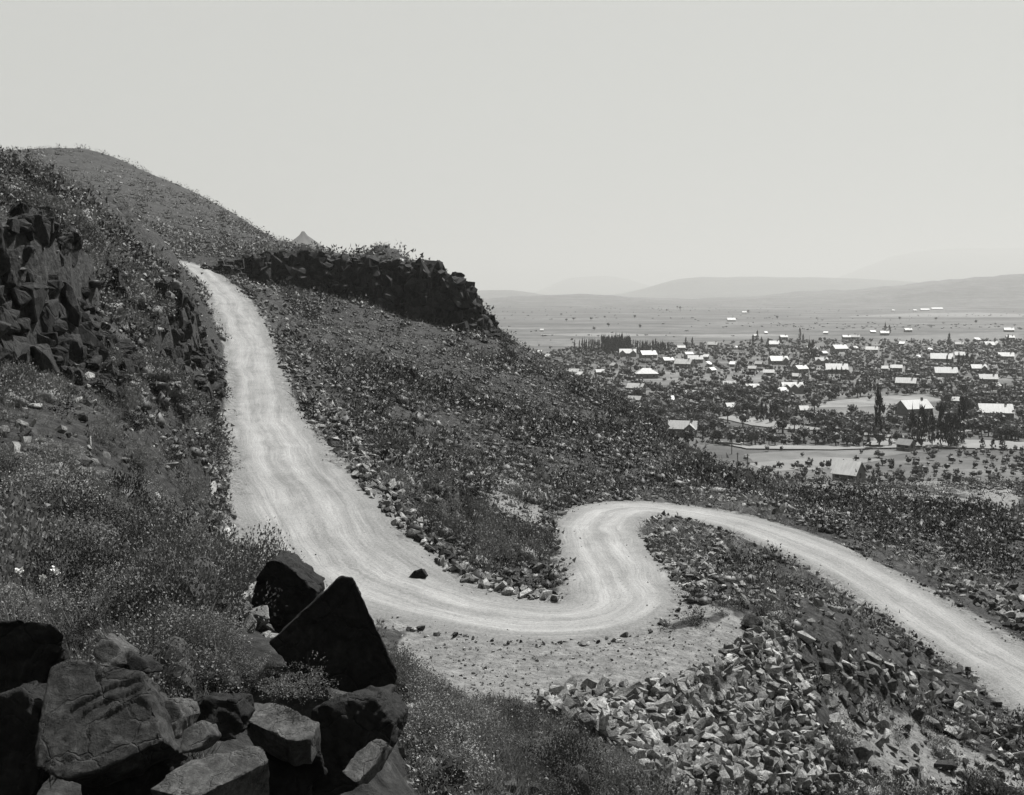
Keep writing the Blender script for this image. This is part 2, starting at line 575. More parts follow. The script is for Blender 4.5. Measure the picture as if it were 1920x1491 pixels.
CTRL_PX = [
    # near ground, bottom edge
    (20, 1470, 8.8), (300, 1470, 9.0), (600, 1470, 10.0), (740, 1470, 12), (950, 1470, 15), (1150, 1470, 21), (1300, 1470, 28), (1450, 1470, 32),
    (1600, 1470, 36), (1750, 1470, 38.5), (1900, 1470, 40), (2100, 1470, 42), (-200, 1470, 8.2),
    (1150, 1400, 26), (1150, 1340, 30.5), (1300, 1380, 31), (1300, 1300, 33), (1450, 1250, 37.5), (1450, 1350, 35), (1600, 1200, 44),
    (1600, 1320, 41), (1750, 1250, 49), (1750, 1350, 43.5), (1900, 1350, 46),
    (1450, 1100, 50), (1300, 1050, 52.5), (1300, 1000, 61), (1400, 1030, 62), (1530, 1120, 54), (1600, 1150, 51.5), (1240, 1020, 57),
    # turnout platform
    (800, 1250, 35), (1000, 1300, 32.7), (1200, 1280, 33.6), (1350, 1200, 37.7), (1300, 1130, 42.4), (900, 1220, 36.6), (1380, 1150, 41),
    (1100, 1230, 36.1), (1200, 1200, 37.8),
    # brush below the camera
    (750, 1300, 26), (850, 1380, 21), (900, 1310, 29), (1000, 1380, 24), (640, 1270, 11.5), (540, 1170, 14), (450, 1090, 30),
    # left bank
    (437, 1000, 46), (400, 1000, 36), (300, 1000, 24), (150, 1000, 20), (20, 1000, 18), (20, 1100, 14), (250, 1150, 12.5), (400, 1200, 11.5),
    (20, 1250, 10.8), (300, 850, 34), (400, 850, 49), (428, 850, 58), (150, 850, 29), (20, 850, 26), (20, 700, 36), (150, 700, 41),
    (300, 700, 52), (400, 700, 76), (-200, 850, 24), (-200, 1100, 12), (-200, 700, 32),
    # above the outcrops
    (20, 430, 50), (20, 322, 76), (100, 362, 82), (200, 416, 90), (278, 440, 97), (302, 462, 100), (338, 490, 104), (-200, 400, 46), (-200, 290, 70),
    # spur slope
    (540, 640, 118), (540, 590, 140), (700, 800, 84), (700, 700, 112), (700, 620, 145), (700, 577, 162), (540, 545, 160), (850, 900, 68), (850, 1000, 54),
    (850, 1060, 47.5), (950, 1100, 45.5), (1000, 1000, 58), (950, 930, 67), (1050, 940, 71), (850, 800, 92), (850, 700, 125), (850, 640, 155),
    (1000, 850, 92), (1000, 750, 125), (970, 652, 162), (1029, 689, 158), (1088, 730, 150), (1184, 789, 140), (1249, 826, 132), (1302, 856, 125),
    (1350, 890, 115), (1150, 900, 85), (1150, 830, 108), (1250, 900, 88), (1350, 920, 84), (1450, 945, 77),
    # beyond the lower road
    (1450, 915, 100), (1600, 990, 73), (1600, 950, 90), (1600, 920, 125), (1750, 1050, 68), (1750, 980, 85), (1750, 940, 115), (1900, 1150, 57.5),
    (1900, 1050, 72), (1900, 980, 90), (1900, 940, 120), (1600, 911, 180), (1800, 911, 180), (1450, 902, 170), (1400, 893, 225), (1600, 903, 255), (1720, 903, 258),
    (1850, 901, 258), (1500, 908, 250), (2100, 1050, 72), (2100, 940, 120), (2100, 905, 240),
    # plateau, far hill
    (675, 491, 186), (782, 488, 178), (715, 488, 186), (600, 486, 200), (352, 488, 188), (450, 482, 212), (500, 474, 240),
    (600, 484, 330), (545, 476, 360), (430, 417, 400), (330, 363, 430), (210, 306, 460), (130, 280, 480), (14, 289, 480), (-150, 300, 480),
    (430, 450, 290), (330, 440, 262), (210, 380, 320), (60, 330, 350), (165, 284, 475), (270, 334, 446), (380, 385, 415), (490, 449, 378),
]
CTRL_W = [
    (0, 0, -2.0), (0, 2.5, -2.6), (-3, 1, -2.2), (-3, 4, -3.0), (0, 5, -3.4), (3, 2, -3.2), (0, -5, -1.0), (-8, -5, .4), (8, -5, -3), (-9, 3, -.6), (9, 4, -6), (10, 12, -9.5),
    (-44, 140, 3.2), (-60, 120, 9), (-62, 165, 7.5), (-75, 100, 16), (-50, 75, 14.5), (-90, 60, 24), (-120, 160, 28), (-85, 200, 17),
    (-30, 225, 6), (-5, 205, -5), (-12, 260, -8), (-20, 300, -6), (4, 210, -17), (20, 195, -27), (40, 190, -34), (65, 250, -46),
    (20, 330, -49.5), (80, 330, -50), (150, 330, -50), (230, 330, -50), (40, 450, -53), (150, 450, -54), (330, 450, -55), (0, 700, -60), (250, 700, -62),
    (500, 700, -62), (-40, 460, -20), (-150, 620, 35), (-300, 620, 40), (-60, 640, -40), (-300, 400, 62), (-200, 250, 42), (-10, 350, -32), (12, 260, -36),
    (30, 120, -21.8),
]


def ctrl_points():
    P = [world_of(*c) for c in CTRL_PX] + [np.array(c, float) for c in CTRL_W]
    for i in range(0, len(ROAD), 14):
        p = ROAD[i]
        t = ROAD[min(i + 1, len(ROAD) - 1)] - ROAD[max(i - 1, 0)]
        t = t[:2] / np.linalg.norm(t[:2])
        for s in (-1, 1):
            P.append(np.array([p[0] - t[1] * s * p[3] * .9, p[1] + t[0] * s * p[3] * .9, p[2]]))
    return np.array(P)


R_OFF = 12.0
_cp = ctrl_points()
_cr = _cp[:, 1] + R_OFF
_cu, _cv = _cp[:, 0] / _cr, np.log(_cr)
_cq = (_cp[:, 2] - cliff_add(_cp[:, 0], _cp[:, 1])) / _cr


def _phi(r2):
    return np.where(r2 > 1e-12, r2 * np.log(np.maximum(r2, 1e-12)), 0.0)


def _tps_fit(lam=1.2e-4):
    n = len(_cu)
    K = _phi((_cu[:, None] - _cu) ** 2 + (_cv[:, None] - _cv) ** 2) + np.eye(n) * lam
    Pm = np.stack([np.ones(n), _cu, _cv], 1)
    A = np.zeros((n + 3, n + 3))
    A[:n, :n] = K; A[:n, n:] = Pm; A[n:, :n] = Pm.T
    return np.linalg.solve(A, np.concatenate([_cq, np.zeros(3)]))


_w = _tps_fit()


def tps(X, Y):
    r = Y + R_OFF
    u, v = (X / r).ravel(), np.log(r).ravel()
    out = np.empty(u.shape)
    for s in range(0, len(u), 20000):
        a, b = u[s:s + 20000, None], v[s:s + 20000, None]
        out[s:s + 20000] = _phi((a - _cu) ** 2 + (b - _cv) ** 2) @ _w[:-3] + _w[-3] + _w[-2] * a[:, 0] + _w[-1] * b[:, 0]
    return (out.reshape(X.shape)) * r


NR, NC = 510, 370
R0, R1, U0, U1 = 6.0, 712.0, -0.78, 0.72
_r = R0 * (R1 / R0) ** (np.arange(NR) / (NR - 1))
_u = U0 + (U1 - U0) * np.arange(NC) / (NC - 1)
GY = np.repeat((_r - R_OFF)[:, None], NC, 1)
GX = _u[None] * _r[:, None]
GZ = tps(GX, GY) + cliff_add(GX, GY)
# the foot of the slope runs out evenly into the plain
_q = CX + F_PX * GX / np.maximum(GY, 1)
_lim = -(np.interp(_q, [1230, 1300, 1360, 1450, 1600, 1900], [822, 862, 893, 903, 906, 908]) - HY) / F_PX * GY
GZ = np.where((GY > 100) & (_q > 1230), np.minimum(GZ, _lim - .3), GZ)
ROAD_D = np.full(GX.shape, 99.0)
ROAD_I = np.zeros(GX.shape, int)
_m = (GY > 25) & (GY < 190)
ROAD_D[_m], ROAD_I[_m] = seg_dist(GX[_m], GY[_m], ROAD)
_hw = ROAD[ROAD_I, 3]
_flat = 1 - sstep(.75, 1.9, ROAD_D / _hw)
_amp = np.clip(.03 + GY * .0035, .03, .5)
PLAT = [(740, 1190), (1050, 1175), (1260, 1185), (1400, 1155), (1430, 1165), (1390, 1210), (1330, 1262), (1230, 1295), (1000, 1322), (820, 1300), (745, 1245)]
gpx, gpy = proj(GX, GY, GZ)
_plat = in_poly(gpx, gpy, PLAT) & (GY > 28) & (GY < 46)
_n = fbm(GX * .45, GY * .45, 4, 1) * .8 + fbm(GX * 1.7, GY * 1.7, 3, 9) * .35
_far = sstep(180, 260, GY)
_n = _n * _amp * (1 - _far) * np.where(_plat, .25, 1) + _far * fbm(GX * .05, GY * .05, 6, 3) * 1.6
GZ = (GZ + _n * (1 - _flat)) * 1.0
GZ = GZ * (1 - _flat * .9) + ROAD[ROAD_I, 2] * _flat * .9


def ground_z(X, Y):
    X, Y = np.asarray(X, float), np.asarray(Y, float)
    r = np.clip(Y + R_OFF, R0, R1 - .01)
    a = np.clip(np.log(r / R0) / math.log(R1 / R0) * (NR - 1), 0, NR - 1.001)
    c = np.clip((X / r - U0) / (U1 - U0) * (NC - 1), 0, NC - 1.001)
    i, j = a.astype(int), c.astype(int)
    fa, fc = a - i, c - j
    return (GZ[i, j] * (1 - fc) + GZ[i, j + 1] * fc) * (1 - fa) + (GZ[i + 1, j] * (1 - fc) + GZ[i + 1, j + 1] * fc) * fa


_ys = 3.0 * (700 / 3.0) ** (np.arange(1400) / 1399.0)


def hit(px, py):
    """where the line of sight of a measured point meets the hillside"""
    X, Z = (px - CX) / F_PX * _ys, (HY - py) / F_PX * _ys
    k = np.nonzero(Z < ground_z(X, _ys))[0]
    i = k[0] if len(k) else len(_ys) - 1
    return np.array([X[i], _ys[i], ground_z(X[i], _ys[i])])


def visible(P, lift):
    t = np.linspace(.06, .985, 70)[None, :]
    X, Y, Z = P[:, :1] * t, P[:, 1:2] * t, (P[:, 2:] + lift[:, None]) * t
    return (ground_z(X, Y) < Z + .02).all(1)


# bare pale soil (washed-out gullies, paths, turnout)
DIRT = [PLAT,
        [(1555, 1285), (1650, 1310), (1785, 1385), (1930, 1465), (1930, 1500), (1680, 1500), (1620, 1425), (1585, 1370)],
        [(868, 880), (915, 870), (980, 908), (1020, 940), (1018, 992), (955, 972), (912, 936)],
        [(815, 845), (850, 850), (862, 868), (830, 872)], [(905, 830), (930, 838), (925, 848)],
        [(1480, 915), (1510, 925), (1550, 948), (1530, 952), (1490, 935)],
        [(1700, 960), (1760, 985), (1905, 1000), (1905, 985), (1780, 970)], [(1850, 930), (1910, 930), (1910, 1010), (1880, 990)],
        [(395, 760), (440, 790), (445, 900), (455, 1080), (430, 1060), (420, 900)],
        [(1050, 985), (1090, 965), (1110, 1010), (1060, 1050), (1020, 1060)],
        [(1430, 1010), (1500, 1040), (1640, 1120), (1760, 1200), (1910, 1320), (1910, 1300), (1740, 1170), (1560, 1060)],
        [(1480, 905), (1560, 900), (1700, 925), (1905, 930), (1905, 950), (1700, 945), (1560, 925)],
        [(1620, 878), (1905, 868), (1905, 935), (1720, 915)],
        [(1000, 1290), (1240, 1280), (1200, 1330), (1050, 1340)], [(1190, 1000), (1215, 985), (1200, 1060), (1260, 1110), (1400, 1150), (1260, 1160), (1190, 1080)]]
dirt = np.zeros(GX.shape)
gpx, gpy = proj(GX, GY, GZ)
_j = fbm(GX * .5, GY * .5, 4, 21)
for poly in DIRT:
    soft = in_poly(gpx + _j * 26, gpy + _j * 16, poly) & (GY > 20)
    dirt[soft] = .8
dirt = np.maximum(dirt, .95 * (1 - sstep(1.0, 1.55, ROAD_D / _hw)))
dirt += fbm(GX * .12, GY * .12, 3, 33) * .25
for _ in range(1):
    dirt[1:-1, 1:-1] = (dirt[1:-1, 1:-1] * 4 + dirt[:-2, 1:-1] + dirt[2:, 1:-1] + dirt[1:-1, :-2] + dirt[1:-1, 2:]) / 8

me = mk_mesh('hillside_terrain', np.stack([GX, GY, GZ], -1).reshape(-1, 3), grid_faces(NR, NC), {'dirt': dirt.ravel()}, smooth=True)
link('hillside_terrain', me, M['ground'], kind='structure')

# ------------------------------------------------------------------ the dirt road: its own sheet on the benched ground
cs = .25
x0, x1 = ROAD[:, 0].min() - 5, ROAD[:, 0].max() + 5
y0, y1 = ROAD[:, 1].min() - 5, ROAD[:, 1].max() + 5
rx, ry = np.arange(x0, x1, cs), np.arange(y0, y1, cs)
RX, RY = np.meshgrid(rx, ry)
rd, ri = np.full(RX.shape, 99.0), np.zeros(RX.shape, int)
for i in range(0, len(ROAD), 1):                     # local windows keep this cheap
    cx, cy = int((ROAD[i, 0] - x0) / cs), int((ROAD[i, 1] - y0) / cs)
    s = np.s_[max(cy - 20, 0):cy + 21, max(cx - 20, 0):cx + 21]
    d = np.hypot(RX[s] - ROAD[i, 0], RY[s] - ROAD[i, 1])
    m = d < rd[s]
    rd[s] = np.where(m, d, rd[s]); ri[s] = np.where(m, i, ri[s])
tg = np.gradient(ROAD[:, :2], axis=0)
tg /= np.linalg.norm(tg, axis=1)[:, None]
side = np.sign((RX - ROAD[ri, 0]) * -tg[ri, 1] + (RY - ROAD[ri, 1]) * tg[ri, 0])
hw = ROAD[ri, 3] * (1 + fbm(RX * .3, RY * .3, 3, 41) * .32) + fbm(RX * 1.3, RY * 1.3, 3, 43) * .55
acr = rd * side
keep = rd < hw + .35
rut = np.exp(-((np.abs(acr) - .85) / .28) ** 2) * .03 + fbm(ROAD_S[ri] * .15, acr * 3, 3, 45) * .02
RZ = ground_z(RX, RY) + .085 * (1 - sstep(.0, .45, rd - hw + .25)) - .025 - rut * (rd < hw - .3)
vid = -np.ones(RX.shape, int)
cell = keep[:-1, :-1] & keep[1:, :-1] & keep[:-1, 1:] & keep[1:, 1:]
used = np.zeros(RX.shape, bool)
used[:-1, :-1] |= cell; used[1:, :-1] |= cell; used[:-1, 1:] |= cell; used[1:, 1:] |= cell
vid[used] = np.arange(used.sum())
F = np.stack([vid[:-1, :-1][cell], vid[:-1, 1:][cell], vid[1:, 1:][cell], vid[1:, :-1][cell]], 1)
me = mk_mesh('dirt_road', np.stack([RX[used], RY[used], RZ[used]], 1), F, {'along': ROAD_S[ri][used], 'across': acr[used], 'edge': (rd / hw)[used]}, smooth=True)
link('dirt_road', me, M['road'], kind='structure')

# ------------------------------------------------------------------ valley plain with far hills
PLAIN = -48.0
pr = 140.0 * (32000 / 140.0) ** (np.arange(260) / 259.0)
pu = np.linspace(-1.0, .95, 260)
PY = np.repeat(pr[:, None], 260, 1)
PX = pu[None] * pr[:, None]
ppx = CX + F_PX * pu[None] + 0 * PX
PZ = np.full(PX.shape, PLAIN)


def gauss(c, s, x):
    return np.exp(-((x - c) / s) ** 2)


nz = fbm(PX * .003, PY * .0022, 6, 61) * 1.15
nz2 = fbm(PX * .0004, PY * .0004, 4, 67)
PZ = PZ + 33 * gauss(310, 330, PX) * gauss(5200, 900, PY) * (1 + .3 * nz)
PZ = PZ + 128 * sstep(950, 2450, PX + nz * 120) * sstep(2900, 4700, PY) * (1 - sstep(5200, 8000, PY)) * (1 + .15 * nz)
PZ = PZ + (190 + 30 * nz2) * sstep(900, 1900, PX) * (1 - sstep(3200, 5600, PX)) * gauss(11000, 1500, PY)
PZ = PZ + (60 + 30 * nz2) * (1 - sstep(-100, 600, PX)) * gauss(9000, 1200, PY) * sstep(-3000, -1000, PX)
PZ = PZ + (560 + 120 * nz2) * sstep(6200, 8000, PX) * gauss(21000, 2500, PY)
PZ = PZ + (360 + 150 * nz2) * sstep(200, 1300, PX) * (1 - sstep(2000, 3600, PX)) * gauss(22500, 2500, PY)
PZ = PZ + (280 + 150 * nz2) * sstep(3000, 5000, PX) * gauss(22500, 2500, PY)
PZ += nz * sstep(2500, 6000, PY) * 12 + fbm(PX * .0012, PY * .0012, 5, 69) * 26 * sstep(3600, 7000, PY)
me = mk_mesh('valley_plain', np.stack([PX, PY, PZ], -1).reshape(-1, 3), grid_faces(260, 260), smooth=True)
link('valley_plain', me, M['fields'], kind='structure')

# pointed koppie behind the spur
kn = 48
kv, kf = [], []
kx, ky, _z = world_of(568, 434, 2600)
for i in range(14):
    rr = 330 * (1 - i / 13.0) ** 1.12
    zz = -50 + (_z + 50 - 4) * (i / 13.0)
    if i == 13:
        rr, zz = 3.0, _z
    elif i == 12:
        rr, zz = 9.0, _z - 9
    for j in range(kn):
        a = 2 * math.pi * j / kn
        q = 1 + .10 * math.sin(3 * a + 1) + .05 * math.sin(7 * a + i)
        kv.append((kx + rr * q * math.cos(a), ky + rr * q * math.sin(a), zz))
for i in range(13):
    for j in range(kn):
        kf.append((i * kn + j, i * kn + (j + 1) % kn, (i + 1) * kn + (j + 1) % kn, (i + 1) * kn + j))
link('pointed_hill', mk_mesh('pointed_hill', kv, kf, smooth=True), M['hill'], kind='structure')


def plain_xy(px, py, z=PLAIN):
    Y = z * F_PX / (HY - py)
    return (px - CX) * Y / F_PX, Y


def sheet(name, poly, mat, z, kind='structure', n_sub=6):
    """a field or lane lying on the plain, outline given as measured points"""
    P = np.array([plain_xy(*p) for p in poly])
    out = []
    for i in range(len(P)):
        a, b2 = P[i], P[(i + 1) % len(P)]
        for k in range(n_sub):
            t = k / n_sub
            q = a * (1 - t) + b2 * t
            j = .012 * np.linalg.norm(b2 - a)
            out.append((q[0] + random.uniform(-j, j), q[1] + random.uniform(-j, j), z))
    bm = bmesh.new()
    f = bm.faces.new([bm.verts.new(v) for v in out])
    bmesh.ops.triangulate(bm, faces=[f])
    me = bpy.data.meshes.new(name)
    bm.to_mesh(me); bm.free()
    for p in me.polygons:
        if p.normal.z < 0:
            p.flip()
    return link(name, me, mat, kind=kind)


ZS = PLAIN + .03
FIELDS = [
    ([(1515, 764), (1560, 752), (1640, 743), (1730, 741), (1770, 750), (1700, 758), (1600, 764)], 'field_pale'),
    ([(1480, 775), (1560, 766), (1700, 760), (1690, 774), (1600, 781)], 'field_mid'),
    ([(1395, 852), (1480, 846), (1640, 843), (1740, 846), (1640, 858), (1520, 870), (1420, 872)], 'field_mid'),
    ([(1400, 870), (1540, 857), (1660, 862), (1560, 880), (1440, 884)], 'field_pale'),
    ([(1205, 666), (1330, 660), (1400, 666), (1330, 674), (1240, 676)], 'field_mid'),
    ([(1100, 703), (1180, 698), (1300, 704), (1250, 710), (1130, 712)], 'field_mid'),
    ([(960, 640), (1100, 636), (1110, 642), (1000, 650)], 'field_mid'),
    ([(1000, 627), (1150, 624), (1260, 630), (1120, 632)], 'field_pale'),
    ([(1230, 629), (1420, 626), (1500, 629), (1350, 633)], 'field_pale'),
    ([(1560, 595), (1700, 588), (1830, 586), (1930, 590), (1930, 595), (1700, 594)], 'field_pale'),
    ([(1240, 611), (1420, 605), (1560, 604), (1400, 610), (1300, 614)], 'field_mid'),
    ([(1330, 725), (1420, 724), (1420, 729), (1340, 730)], 'field_pale'),
    ([(1345, 735), (1385, 733), (1390, 738), (1350, 740)], 'field_pale'),
    ([(1700, 705), (1760, 700), (1770, 712), (1710, 716)], 'field_pale'),
    ([(1830, 745), (1930, 742), (1930, 752), (1850, 754)], 'field_pale'),
    ([(1640, 632), (1900, 622), (1930, 640), (1700, 650)], 'field_mid'),
    ([(1780, 805), (1900, 794), (1900, 800), (1800, 812)], 'field_pale'),
]
for i, (poly, mt) in enumerate(FIELDS):
    sheet('field', poly, M[mt], ZS + i * .012)
LANES = [[(1335, 783), (1375, 779), (1420, 784), (1470, 795), (1520, 802), (1640, 815), (1760, 824), (1900, 829), (1900, 834), (1760, 829), (1640, 819),
          (1530, 808), (1470, 806), (1410, 799), (1370, 790)],
         [(1620, 836), (1640, 824), (1760, 827), (1930, 831), (1930, 845), (1780, 841), (1700, 838)],
         [(1335, 830), (1395, 836), (1640, 839), (1700, 836), (1700, 841), (1560, 845), (1400, 843)]]
for i, poly in enumerate(LANES):
    sheet('village_lane', poly, M['lane'], ZS + .3 + i * .02)

# ------------------------------------------------------------------ haze
bx = []
for z in (-64.0, 760.0):
    bx += [(-36000, -900, z), (36000, -900, z), (36000, 33000, z), (-36000, 33000, z)]
me = bpy.data.meshes.new('haze')
me.from_pydata(bx, [], [(3, 2, 1, 0), (4, 5, 6, 7), (0, 1, 5, 4), (1, 2, 6, 5), (2, 3, 7, 6), (3, 0, 4, 7)])
hm = bpy.data.materials.new('haze_air')
hm.use_nodes = True
hn = hm.node_tree.nodes
hn.remove(hn['Principled BSDF'])
pv = hn.new('ShaderNodeVolumePrincipled')
pv.inputs['Color'].default_value = (.47, .47, .458, 1)
pv.inputs['Density'].default_value = 1.2e-4
pv.inputs['Anisotropy'].default_value = 0.2
hm.node_tree.links.new(pv.outputs[0], hn['Material Output'].inputs['Volume'])
link('haze', me, hm, kind='stuff')
# ------------------------------------------------------------------ prototypes: stones, shrubs, grass, trees
def blocky_points(rnd, n, flat, jitter):
    out = []
    ax = [rnd.uniform(.75, 1.0) for _ in range(3)]
    pw = rnd.uniform(.45, .8)
    sh = [rnd.uniform(-.25, .25) for _ in range(2)]
    for _ in range(n):
        v = Vector((rnd.gauss(0, 1), rnd.gauss(0, 1), rnd.gauss(0, 1))).normalized()
        v = Vector([math.copysign(abs(c) ** pw, c) for c in v]) * (.54 - jitter * rnd.random() * .35)
        v = Vector((v.x + sh[0] * v.z, v.y + sh[1] * v.z, v.z))
        out.append(Vector((v.x * ax[0], v.y * ax[1] * .85, v.z * flat * ax[2])))
    return out


def hull_rock(seed, n=13, flat=1.0, jitter=.35, detail=0):
    rnd = random.Random(seed)
    bm = bmesh.new()
    for p in blocky_points(rnd, n, flat, jitter):
        bm.verts.new(p)
    r = bmesh.ops.convex_hull(bm, input=bm.verts)
    bmesh.ops.delete(bm, geom=[e for e in r['geom_interior'] if isinstance(e, bmesh.types.BMVert)], context='VERTS')
    bmesh.ops.dissolve_limit(bm, angle_limit=math.radians(16), verts=bm.verts, edges=bm.edges)
    if detail:
        bmesh.ops.bevel(bm, geom=list(bm.edges), offset=.02, segments=1, affect='EDGES', clamp_overlap=True)
    bmesh.ops.triangulate(bm, faces=bm.faces)
    if detail:
        for _ in range(3):
            long = [e for e in bm.edges if e.calc_length() > .17]
            if long:
                bmesh.ops.subdivide_edges(bm, edges=long, cuts=1)
                bmesh.ops.triangulate(bm, faces=bm.faces)
        bm.normal_update()
        for v in bm.verts:
            q = v.co * 4 + Vector((seed * 1.7, 0, seed))
            st = mnoise.noise(q * .9) * 4
            v.co += v.normal * ((st - math.floor(st) - .5) * .02 + mnoise.noise(q * 2.5) * .025)
    bmesh.ops.recalc_face_normals(bm, faces=bm.faces)
    bm.verts.ensure_lookup_table(); bm.verts.index_update()
    V = np.array([v.co[:] for v in bm.verts])
    F = np.array([[v.index for v in f.verts] for f in bm.faces])
    bm.free()
    return V, F


ROCKS = [hull_rock(100 + i, 13 + i % 5, [.6, .8, 1.0, .7][i % 4], .5) for i in range(26)]
ROCKS_D = [hull_rock(100 + i, 13 + i % 5, [.6, .8, 1.0, .7][i % 4], .5, 1) for i in range(26)]


def unit(v):
    return v / np.maximum(np.linalg.norm(v, axis=-1, keepdims=True), 1e-9)


def leaf_tris(C, D, N, ln, wd):
    """triangular leaves: base C, direction D, across N"""
    a = C - N * wd[:, None] * .5
    b = C + N * wd[:, None] * .5
    t = C + D * ln[:, None]
    V = np.stack([a, b, t], 1).reshape(-1, 3)
    return V, np.arange(len(C) * 3).reshape(-1, 3)


def leaf_quads(C, D, N, ln, wd):
    m = C + D * (ln * .5)[:, None]
    V = np.stack([C, m - N * wd[:, None] * .5, C + D * ln[:, None], m + N * wd[:, None] * .5], 1).reshape(-1, 3)
    q = np.arange(len(C) * 4).reshape(-1, 4)
    return V, np.vstack([q[:, [0, 1, 2]], q[:, [0, 2, 3]]])


def ico(sub):
    bm = bmesh.new()
    bmesh.ops.create_icosphere(bm, subdivisions=sub, radius=1)
    V = np.array([v.co[:] for v in bm.verts]); F = np.array([[v.index for v in f.verts] for f in bm.faces])
    bm.free()
    return V, F


def cored_shrub(seed, n, leaf, sub, rz=.8, clump=6, core=.64):
    """far shrub: a lumpy leafy mass with loose leaves round it"""
    g = np.random.default_rng(seed)
    V, F = ico(sub)
    d = V.copy()
    lump = .72 + .28 * np.sin(d[:, 0] * 5 + seed) * np.cos(d[:, 1] * 4 + seed * 2)
    V = d * (lump * core * g.uniform(.8, 1.15, len(V)))[:, None] * np.array([1, 1, rz])
    V[:, 2] = np.maximum(V[:, 2], -.08)
    v2, f2 = dome_shrub(seed, n, leaf, rz, clump, .66)
    return np.vstack([V, v2]), np.vstack([F, f2 + len(V)])


def dome_shrub(seed, n, leaf, rz=.75, clump=7, inner=.25, quads=False, spread=None):
    """unit shrub (radius 1, base at z=0): leaves in clumps through a lumpy dome"""
    g = np.random.default_rng(seed)
    K = max(4, n // clump)
    d = unit(g.normal(size=(K, 3)) + np.array([0, 0, .45]))
    d[:, 2] = np.abs(d[:, 2])
    lump = .72 + .28 * np.sin(d[:, 0] * 5 + seed) * np.cos(d[:, 1] * 4 + seed * 2) + .05 * g.normal(size=K)
    rad = lump * (inner + (1 - inner) * g.random(K) ** .45)
    c = d * rad[:, None] * np.array([1, 1, rz])
    i = np.repeat(np.arange(K), clump)
    C = c[i] + g.normal(size=(len(i), 3)) * (spread or leaf * 1.3)
    C[:, 2] = np.maximum(C[:, 2], -.05)
    D = unit(d[i] + g.normal(size=(len(i), 3)) * .75 + np.array([0, 0, .25]))
    N = unit(np.cross(D, g.normal(size=D.shape)))
    ln = leaf * g.uniform(.7, 1.5, len(i))
    wd = ln * g.uniform(.35, .8, len(i))
    return (leaf_quads if quads else leaf_tris)(C, D, N, ln, wd)


def stem_mesh(seed, n, rz=.7, thick=.03):
    g = np.random.default_rng(seed)
    V, F = [], []
    for k in range(n):
        d = unit(g.normal(size=3) + np.array([0, 0, .9]))
        d[2] = abs(d[2])
        p = np.array([g.normal() * .06, g.normal() * .06, -.1])
        bend = g.normal(size=3) * .18
        L = g.uniform(.6, .95)
        rings = []
        for s in range(5):
            t = s / 4
            q = p + d * L * t * np.array([1, 1, rz]) + bend * t * t
            r = thick * (1 - t * .8)
            rings.append([q + r * np.array([math.cos(a), math.sin(a), 0]) for a in (0, 2.1, 4.2)])
        o = len(V)
        for rg in rings:
            V += rg
        for s in range(4):
            for a in range(3):
                b2 = (a + 1) % 3
                i0, i1, j0, j1 = o + s * 3 + a, o + s * 3 + b2, o + s * 3 + 3 + a, o + s * 3 + 3 + b2
                F += [(i0, i1, j1), (i0, j1, j0)]
    return np.array(V), np.array(F)


def grass_tuft(seed, n=26, h=1.0, spread=.55):
    g = np.random.default_rng(seed)
    C = np.stack([g.normal(size=n) * .12, g.normal(size=n) * .12, np.zeros(n)], 1)
    D = unit(np.stack([g.normal(size=n) * spread, g.normal(size=n) * spread, np.ones(n)], 1))
    N = unit(np.cross(D, g.normal(size=D.shape)))
    return leaf_tris(C, D, N, h * g.uniform(.6, 1.1, n), np.full(n, .05))


def tree_crown(seed, n, leaf, squash=.85, columnar=False):
    g = np.random.default_rng(seed)
    K = max(6, n // 7)
    if columnar:
        z = g.random(K)
        prof = np.minimum(1, (z / .18 + .25)) * (1 - z ** 2.2) ** .7
        a = g.random(K) * 6.283
        rr = prof * (.25 + .75 * g.random(K) ** .5) * (1 + .25 * np.sin(a * 3 + z * 9))
        c = np.stack([rr * np.cos(a), rr * np.sin(a), z], 1)
        i = np.repeat(np.arange(K), 7)
        C = c[i] + g.normal(size=(len(i), 3)) * np.array([.12, .12, .025])
        D = unit(np.stack([np.cos(a)[i] * .5, np.sin(a)[i] * .5, np.full(len(i), .16)], 1) * np.array([1, 1, 1]) + g.normal(size=(len(i), 3)) * np.array([.4, .4, .05]))
        N = unit(np.cross(D, g.normal(size=D.shape)) * np.array([1, 1, .15]))
        ln = leaf * g.uniform(.7, 1.4, len(i))
        return leaf_tris(C, D, N, ln, ln * .7)
    cc = unit(g.normal(size=(5, 3))) * .45
    cc[:, 2] *= .7
    k5 = g.integers(0, 5, K)
    d = unit(g.normal(size=(K, 3)))
    c = cc[k5] + d * (.35 + .28 * g.random(K))[:, None]
    c[:, 2] = c[:, 2] * squash
    i = np.repeat(np.arange(K), 7)
    C = c[i] + g.normal(size=(len(i), 3)) * .1
    D = unit(d[i] + g.normal(size=(len(i), 3)) * .8)
    N = unit(np.cross(D, g.normal(size=D.shape)))
    ln = leaf * g.uniform(.7, 1.4, len(i))
    return leaf_tris(C, D, N, ln, ln * .8)


